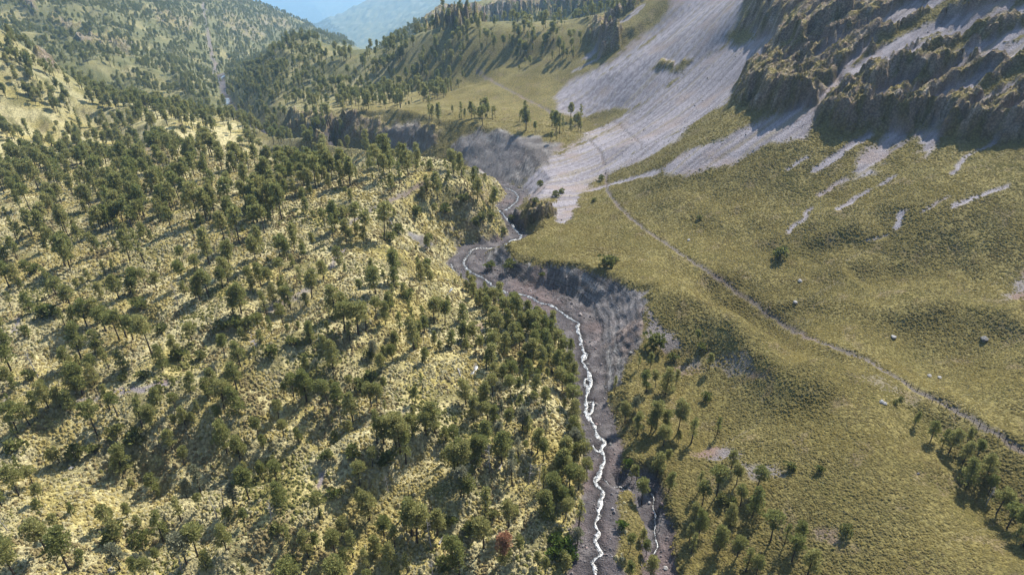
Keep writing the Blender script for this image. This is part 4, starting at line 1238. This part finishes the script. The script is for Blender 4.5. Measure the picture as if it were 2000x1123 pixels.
for nm, msk, mt, sd in (("grass_tussocks", 1 - on_right, M_TUFT, 900), ("olive_grass_tussocks", on_right, M_TUFT_R, 910)):
    gx, gy, gz, _, _ = scatter(tden * msk * (1.0 if sd == 900 else 1.7), sr); m_ = len(gx)
    pn = fbm(gx, gy, 15, 3, 271) + sr.normal(0, .16, m_); qn = fbm(gx, gy, 24, 3, 275) + sr.normal(0, .14, m_)
    ti = np.where(pn > (.22 if sd == 900 else .36), 2, np.where(qn > .24, 3, np.where(qn < -.12, 1, 0))) + 4 * sr.integers(0, 2, m_)
    sc_ = np.clip(sr.normal(.78, .24, m_), .35, 1.5) * (1 + .5 * np.clip(fbm(gx, gy, 11, 2, 279), -.6, .6)) * np.where(np.hypot(gx, gy) > 260, 1.25, 1.0)
    if sd != 900: sc_ = sc_ * .72
    instancer(nm, np.stack([gx, gy, gz + CAM_Z], 1), np.stack([np.zeros(m_), np.zeros(m_), sr.uniform(0, 6.28, m_)], 1),
              np.stack([sc_, sc_, sc_ * sr.uniform(.7, 1.2, m_) * (1.0 if sd == 900 else .45)], 1), ti, [tuft_shape(sd + k, mt[k % 4]) for k in range(8)])
    print(nm, m_)

def stone_mesh(seed, mat):
    bm = bmesh.new(); bmesh.ops.create_icosphere(bm, subdivisions=1, radius=.5)
    r_ = random.Random(seed)
    for v in bm.verts: v.co *= r_.uniform(.7, 1.2); v.co.z *= .7
    me = bpy.data.meshes.new("stone_shape"); bm.to_mesh(me); bm.free(); me.materials.append(mat); return me
def stone_material():
    m, nt, out = new_mat("stone"); L = nt.links.new
    oi = node(nt, "ShaderNodeObjectInfo"); cr = node(nt, "ShaderNodeValToRGB"); L(oi.outputs["Random"], cr.inputs[0])
    el = cr.color_ramp.elements; el[0].color = (.10, .09, .095, 1); el[1].color = (.40, .38, .38, 1); el[1].position = 1
    e2 = el.new(.6); e2.color = (.19, .175, .18, 1); e3 = el.new(.8); e3.color = (.24, .17, .16, 1)
    tc = node(nt, "ShaderNodeTexCoord"); ns = node(nt, "ShaderNodeTexNoise", i_Scale=3.0); L(tc.outputs["Object"], ns.inputs["Vector"])
    bp = node(nt, "ShaderNodeBump"); bp.inputs["Strength"].default_value = .6; L(ns.outputs["Fac"], bp.inputs["Height"])
    bs = node(nt, "ShaderNodeBsdfPrincipled"); bs.inputs["Roughness"].default_value = .9; L(cr.outputs[0], bs.inputs["Base Color"]); L(bp.outputs[0], bs.inputs["Normal"])
    L(bs.outputs[0], out.inputs[0]); return m
M_STONE = stone_material()
STONES = [stone_mesh(k, M_STONE) for k in range(4)]
sden = np.clip(GRAVEL * (.35 + 1.6 * sstep(0, .4, fbm(X, Y, 10, 3, 261))) + BANKG * .12 + SCREE * .05 * (rdist < 500) + TRAIL * .03 * (rdist < 400), 0, 3) * (rdist < 520)
gx, gy, gz, _, _ = scatter(sden, sr); m_ = len(gx)
sc_ = .2 + sr.exponential(.2, m_); sc_ = np.clip(sc_, .2, 1.6)
instancer("stream_stones", np.stack([gx, gy, gz + CAM_Z + sc_ * .08], 1), sr.uniform(0, 6.28, (m_, 3)), np.stack([sc_, sc_ * sr.uniform(.7, 1.3, m_), sc_], 1), sr.integers(0, 4, m_), STONES)
print("stones", m_)

# ---------------------------------------------------------------- boulders one can pick out
BOULD = [(1722,786,9,"white twin boulder right of the fenced path, left one"),(1728,789,8,"white twin boulder right of the fenced path, right one"),(1745,660,9,"pale boulder on the grass flat above the fenced path"),
 (1553,592,8,"pale boulder on the grass right of the middle of the path"),(1562,550,8,"pale boulder above the path below the lone round bush"),(1922,664,13,"dark mossy boulder on the right grass slope"),
 (1815,735,8,"white boulder in the hollow right of the path"),(1835,738,7,"small pale boulder in the hollow by the right slope"),(52,912,8,"pale boulder in the shaded hollow near the left edge"),(139,915,8,"pale boulder in the shaded hollow, farther from the left edge"),
 (217,1112,9,"pale boulder by the dead tree at the bottom left"),(1268,982,6,"round pale boulder beside the side channel"),(1300,1110,9,"white boulder at the foot of the side channel"),
 (1172,1008,6,"dark boulder at the right edge of the stream"),(1345,470,6,"pale boulder on the path's upper half"),(1148,712,6,"grey boulder in the stream below the eroded bank"),(1165,790,6,"grey boulder beside the stream loop"),
 (1232,690,7,"dark boulder stuck in the eroded bank"),(1192,868,6,"dark boulder on the gravel right of the stream"),(1138,985,8,"white boulder at the left edge of the stream bed")]
for k, (u, v, wpx, lab) in enumerate(BOULD):
    x, y, z = [float(a[0]) for a in ground_hit([u], [v])]
    D = y * CP - z * SP; wm = wpx * D / FPX
    bm = bmesh.new(); bmesh.ops.create_icosphere(bm, subdivisions=3, radius=.5)
    r_ = np.random.default_rng(800 + k); ph = r_.uniform(0, 50)
    for vv in bm.verts:
        c = vv.co; nse = math.sin(c.x * 5 + ph) * math.cos(c.y * 6 - ph) * .16 + math.sin(c.z * 9 + ph * 2) * .07
        vv.co = c * (1 + nse + r_.uniform(-.05, .05)); vv.co.z *= .75
    me = bpy.data.meshes.new("boulder"); bm.to_mesh(me); bm.free()
    mt = M_STONE.copy(); cr = [n_ for n_ in mt.node_tree.nodes if n_.type == 'VALTORGB'][0]
    c0 = .30 if ("white" in lab or "pale" in lab) else .16
    for el in cr.color_ramp.elements: el.color = (c0, c0 * .97, c0 * .95, 1)
    me.materials.append(mt)
    o = link("boulder", me, None, (x, y, z + CAM_Z + wm * .2)); o.scale = (wm, wm * 1.1, wm); o["label"] = lab; o["category"] = "boulder"; o["group"] = "boulders"

# ---------------------------------------------------------------- fallen logs
LOGS = [((878,657),(884,669),"white fallen log on the sunny slope left of the bend stand"),((1076,724),(1089,743),"dark fallen log left of the stream bank trees"),((762,432),(771,448),"pale fallen log on the spur below the grassy track"),
  ((868,455),(888,478),"long fallen log lying on the spur above the stream"),((858,1063),(868,1044),"white fallen log on the bright slope near the bottom edge"),((894,720),(900,736),"pale fallen log beside the trickle left of the stream"),
  ((975,918),(980,908),"short white fallen log among the lichened pines")]
for k, (a, b, lab) in enumerate(LOGS):
    (x0, x1), (y0, y1), (z0, z1) = ground_hit([a[0], b[0]], [a[1], b[1]])
    p0 = np.array([x0, y0, z0]); p1 = np.array([x1, y1, z1])
    geo = [tube([(0, 0, .25), tuple((p1 - p0) * .5 + (0, 0, .3)), tuple(p1 - p0 + np.array((0, 0, .25)))], [.28, .22, .12], 7)]
    r_ = np.random.default_rng(850 + k)
    for j in range(4):
        s = (p1 - p0) * r_.uniform(.4, .95) + np.array((0, 0, .3)); geo.append(tube([s, s + r_.normal(size=3) * .6 + (0, 0, .5)], [.06, .02], 4))
    o = link("fallen_log", mesh_of("fallen_log", merge(geo), M_DEADWOOD if "dark" not in lab else M_BARK, True), None, (float(x0), float(y0), float(z0) + CAM_Z))
    o["label"] = lab; o["category"] = "log"; o["group"] = "fallen logs"

# ---------------------------------------------------------------- fence along the path
FP = [(1770,748),(1778,752),(1792,760),(1806,771),(1821,782),(1834,788),(1848,795),(1866,806),(1884,815),(1901,824),(1912,831),(1927,838),(1940,846),(1952,852),(1963,858),(1975,866),(1990,874),(2004,882),(2020,890)]
fx0, fy0, fz0 = ground_hit([p[0] for p in FP], [p[1] + 3 for p in FP])
fence = link("fence", None, None, (float(fx0[0]), float(fy0[0]), float(fz0[0]) + CAM_Z))
fence["label"] = "post and wire fence along the lower edge of the path"; fence["category"] = "fence"
O = np.array([fx0[0], fy0[0], fz0[0]])
post_me = mesh_of("post", tube([(0, 0, -.2), (0.01, 0, .7), (.03, .02, 1.45)], [.09, .085, .07], 6), M_BARK, True)
tops = []
for k in range(len(FP)):
    po = link("post", post_me, fence, tuple(np.array([fx0[k], fy0[k], fz0[k]]) - O)); po.rotation_euler = (rp.gauss(0, .06), rp.gauss(0, .06), rp.uniform(0, 6)); tops.append(np.array([fx0[k], fy0[k], fz0[k]]) - O)
for hgt in (.55, 1.0, 1.35):
    link("wire", mesh_of("wire", tube([t + np.array((0, 0, hgt)) for t in tops], [.012] * len(tops), 3), M_DEADWOOD), fence)

# ---------------------------------------------------------------- haze
def haze():
    m = bpy.data.materials.new("haze_air"); m.use_nodes = True; nt = m.node_tree; nt.nodes.clear()
    out = nt.nodes.new("ShaderNodeOutputMaterial"); pv = nt.nodes.new("ShaderNodeVolumePrincipled")
    pv.inputs["Color"].default_value = (.40, .67, 1.0, 1); pv.inputs["Density"].default_value = HAZE
    pv.inputs["Anisotropy"].default_value = 0.3
    nt.links.new(pv.outputs[0], out.inputs["Volume"])
    x0, x1, y0, y1 = X.min() - 20, X.max() + 20, -60.0, Y.max() + 20
    z0, z1 = float(Z.min()) + CAM_Z - 1.0, max(float(Z.max()), 14.0) + CAM_Z + 20
    v = [(x, y, z) for z in (z0, z1) for x, y in ((x0, y0), (x1, y0), (x1, y1), (x0, y1))]
    f = [(3, 2, 1, 0), (4, 5, 6, 7), (0, 1, 5, 4), (1, 2, 6, 5), (2, 3, 7, 6), (3, 0, 4, 7)]
    me = bpy.data.meshes.new("haze"); me.from_pydata(v, [], f); me.materials.append(m)
    o = bpy.data.objects.new("haze", me); COL.objects.link(o); o["kind"] = "stuff"
HAZE = 0.9e-4
haze()
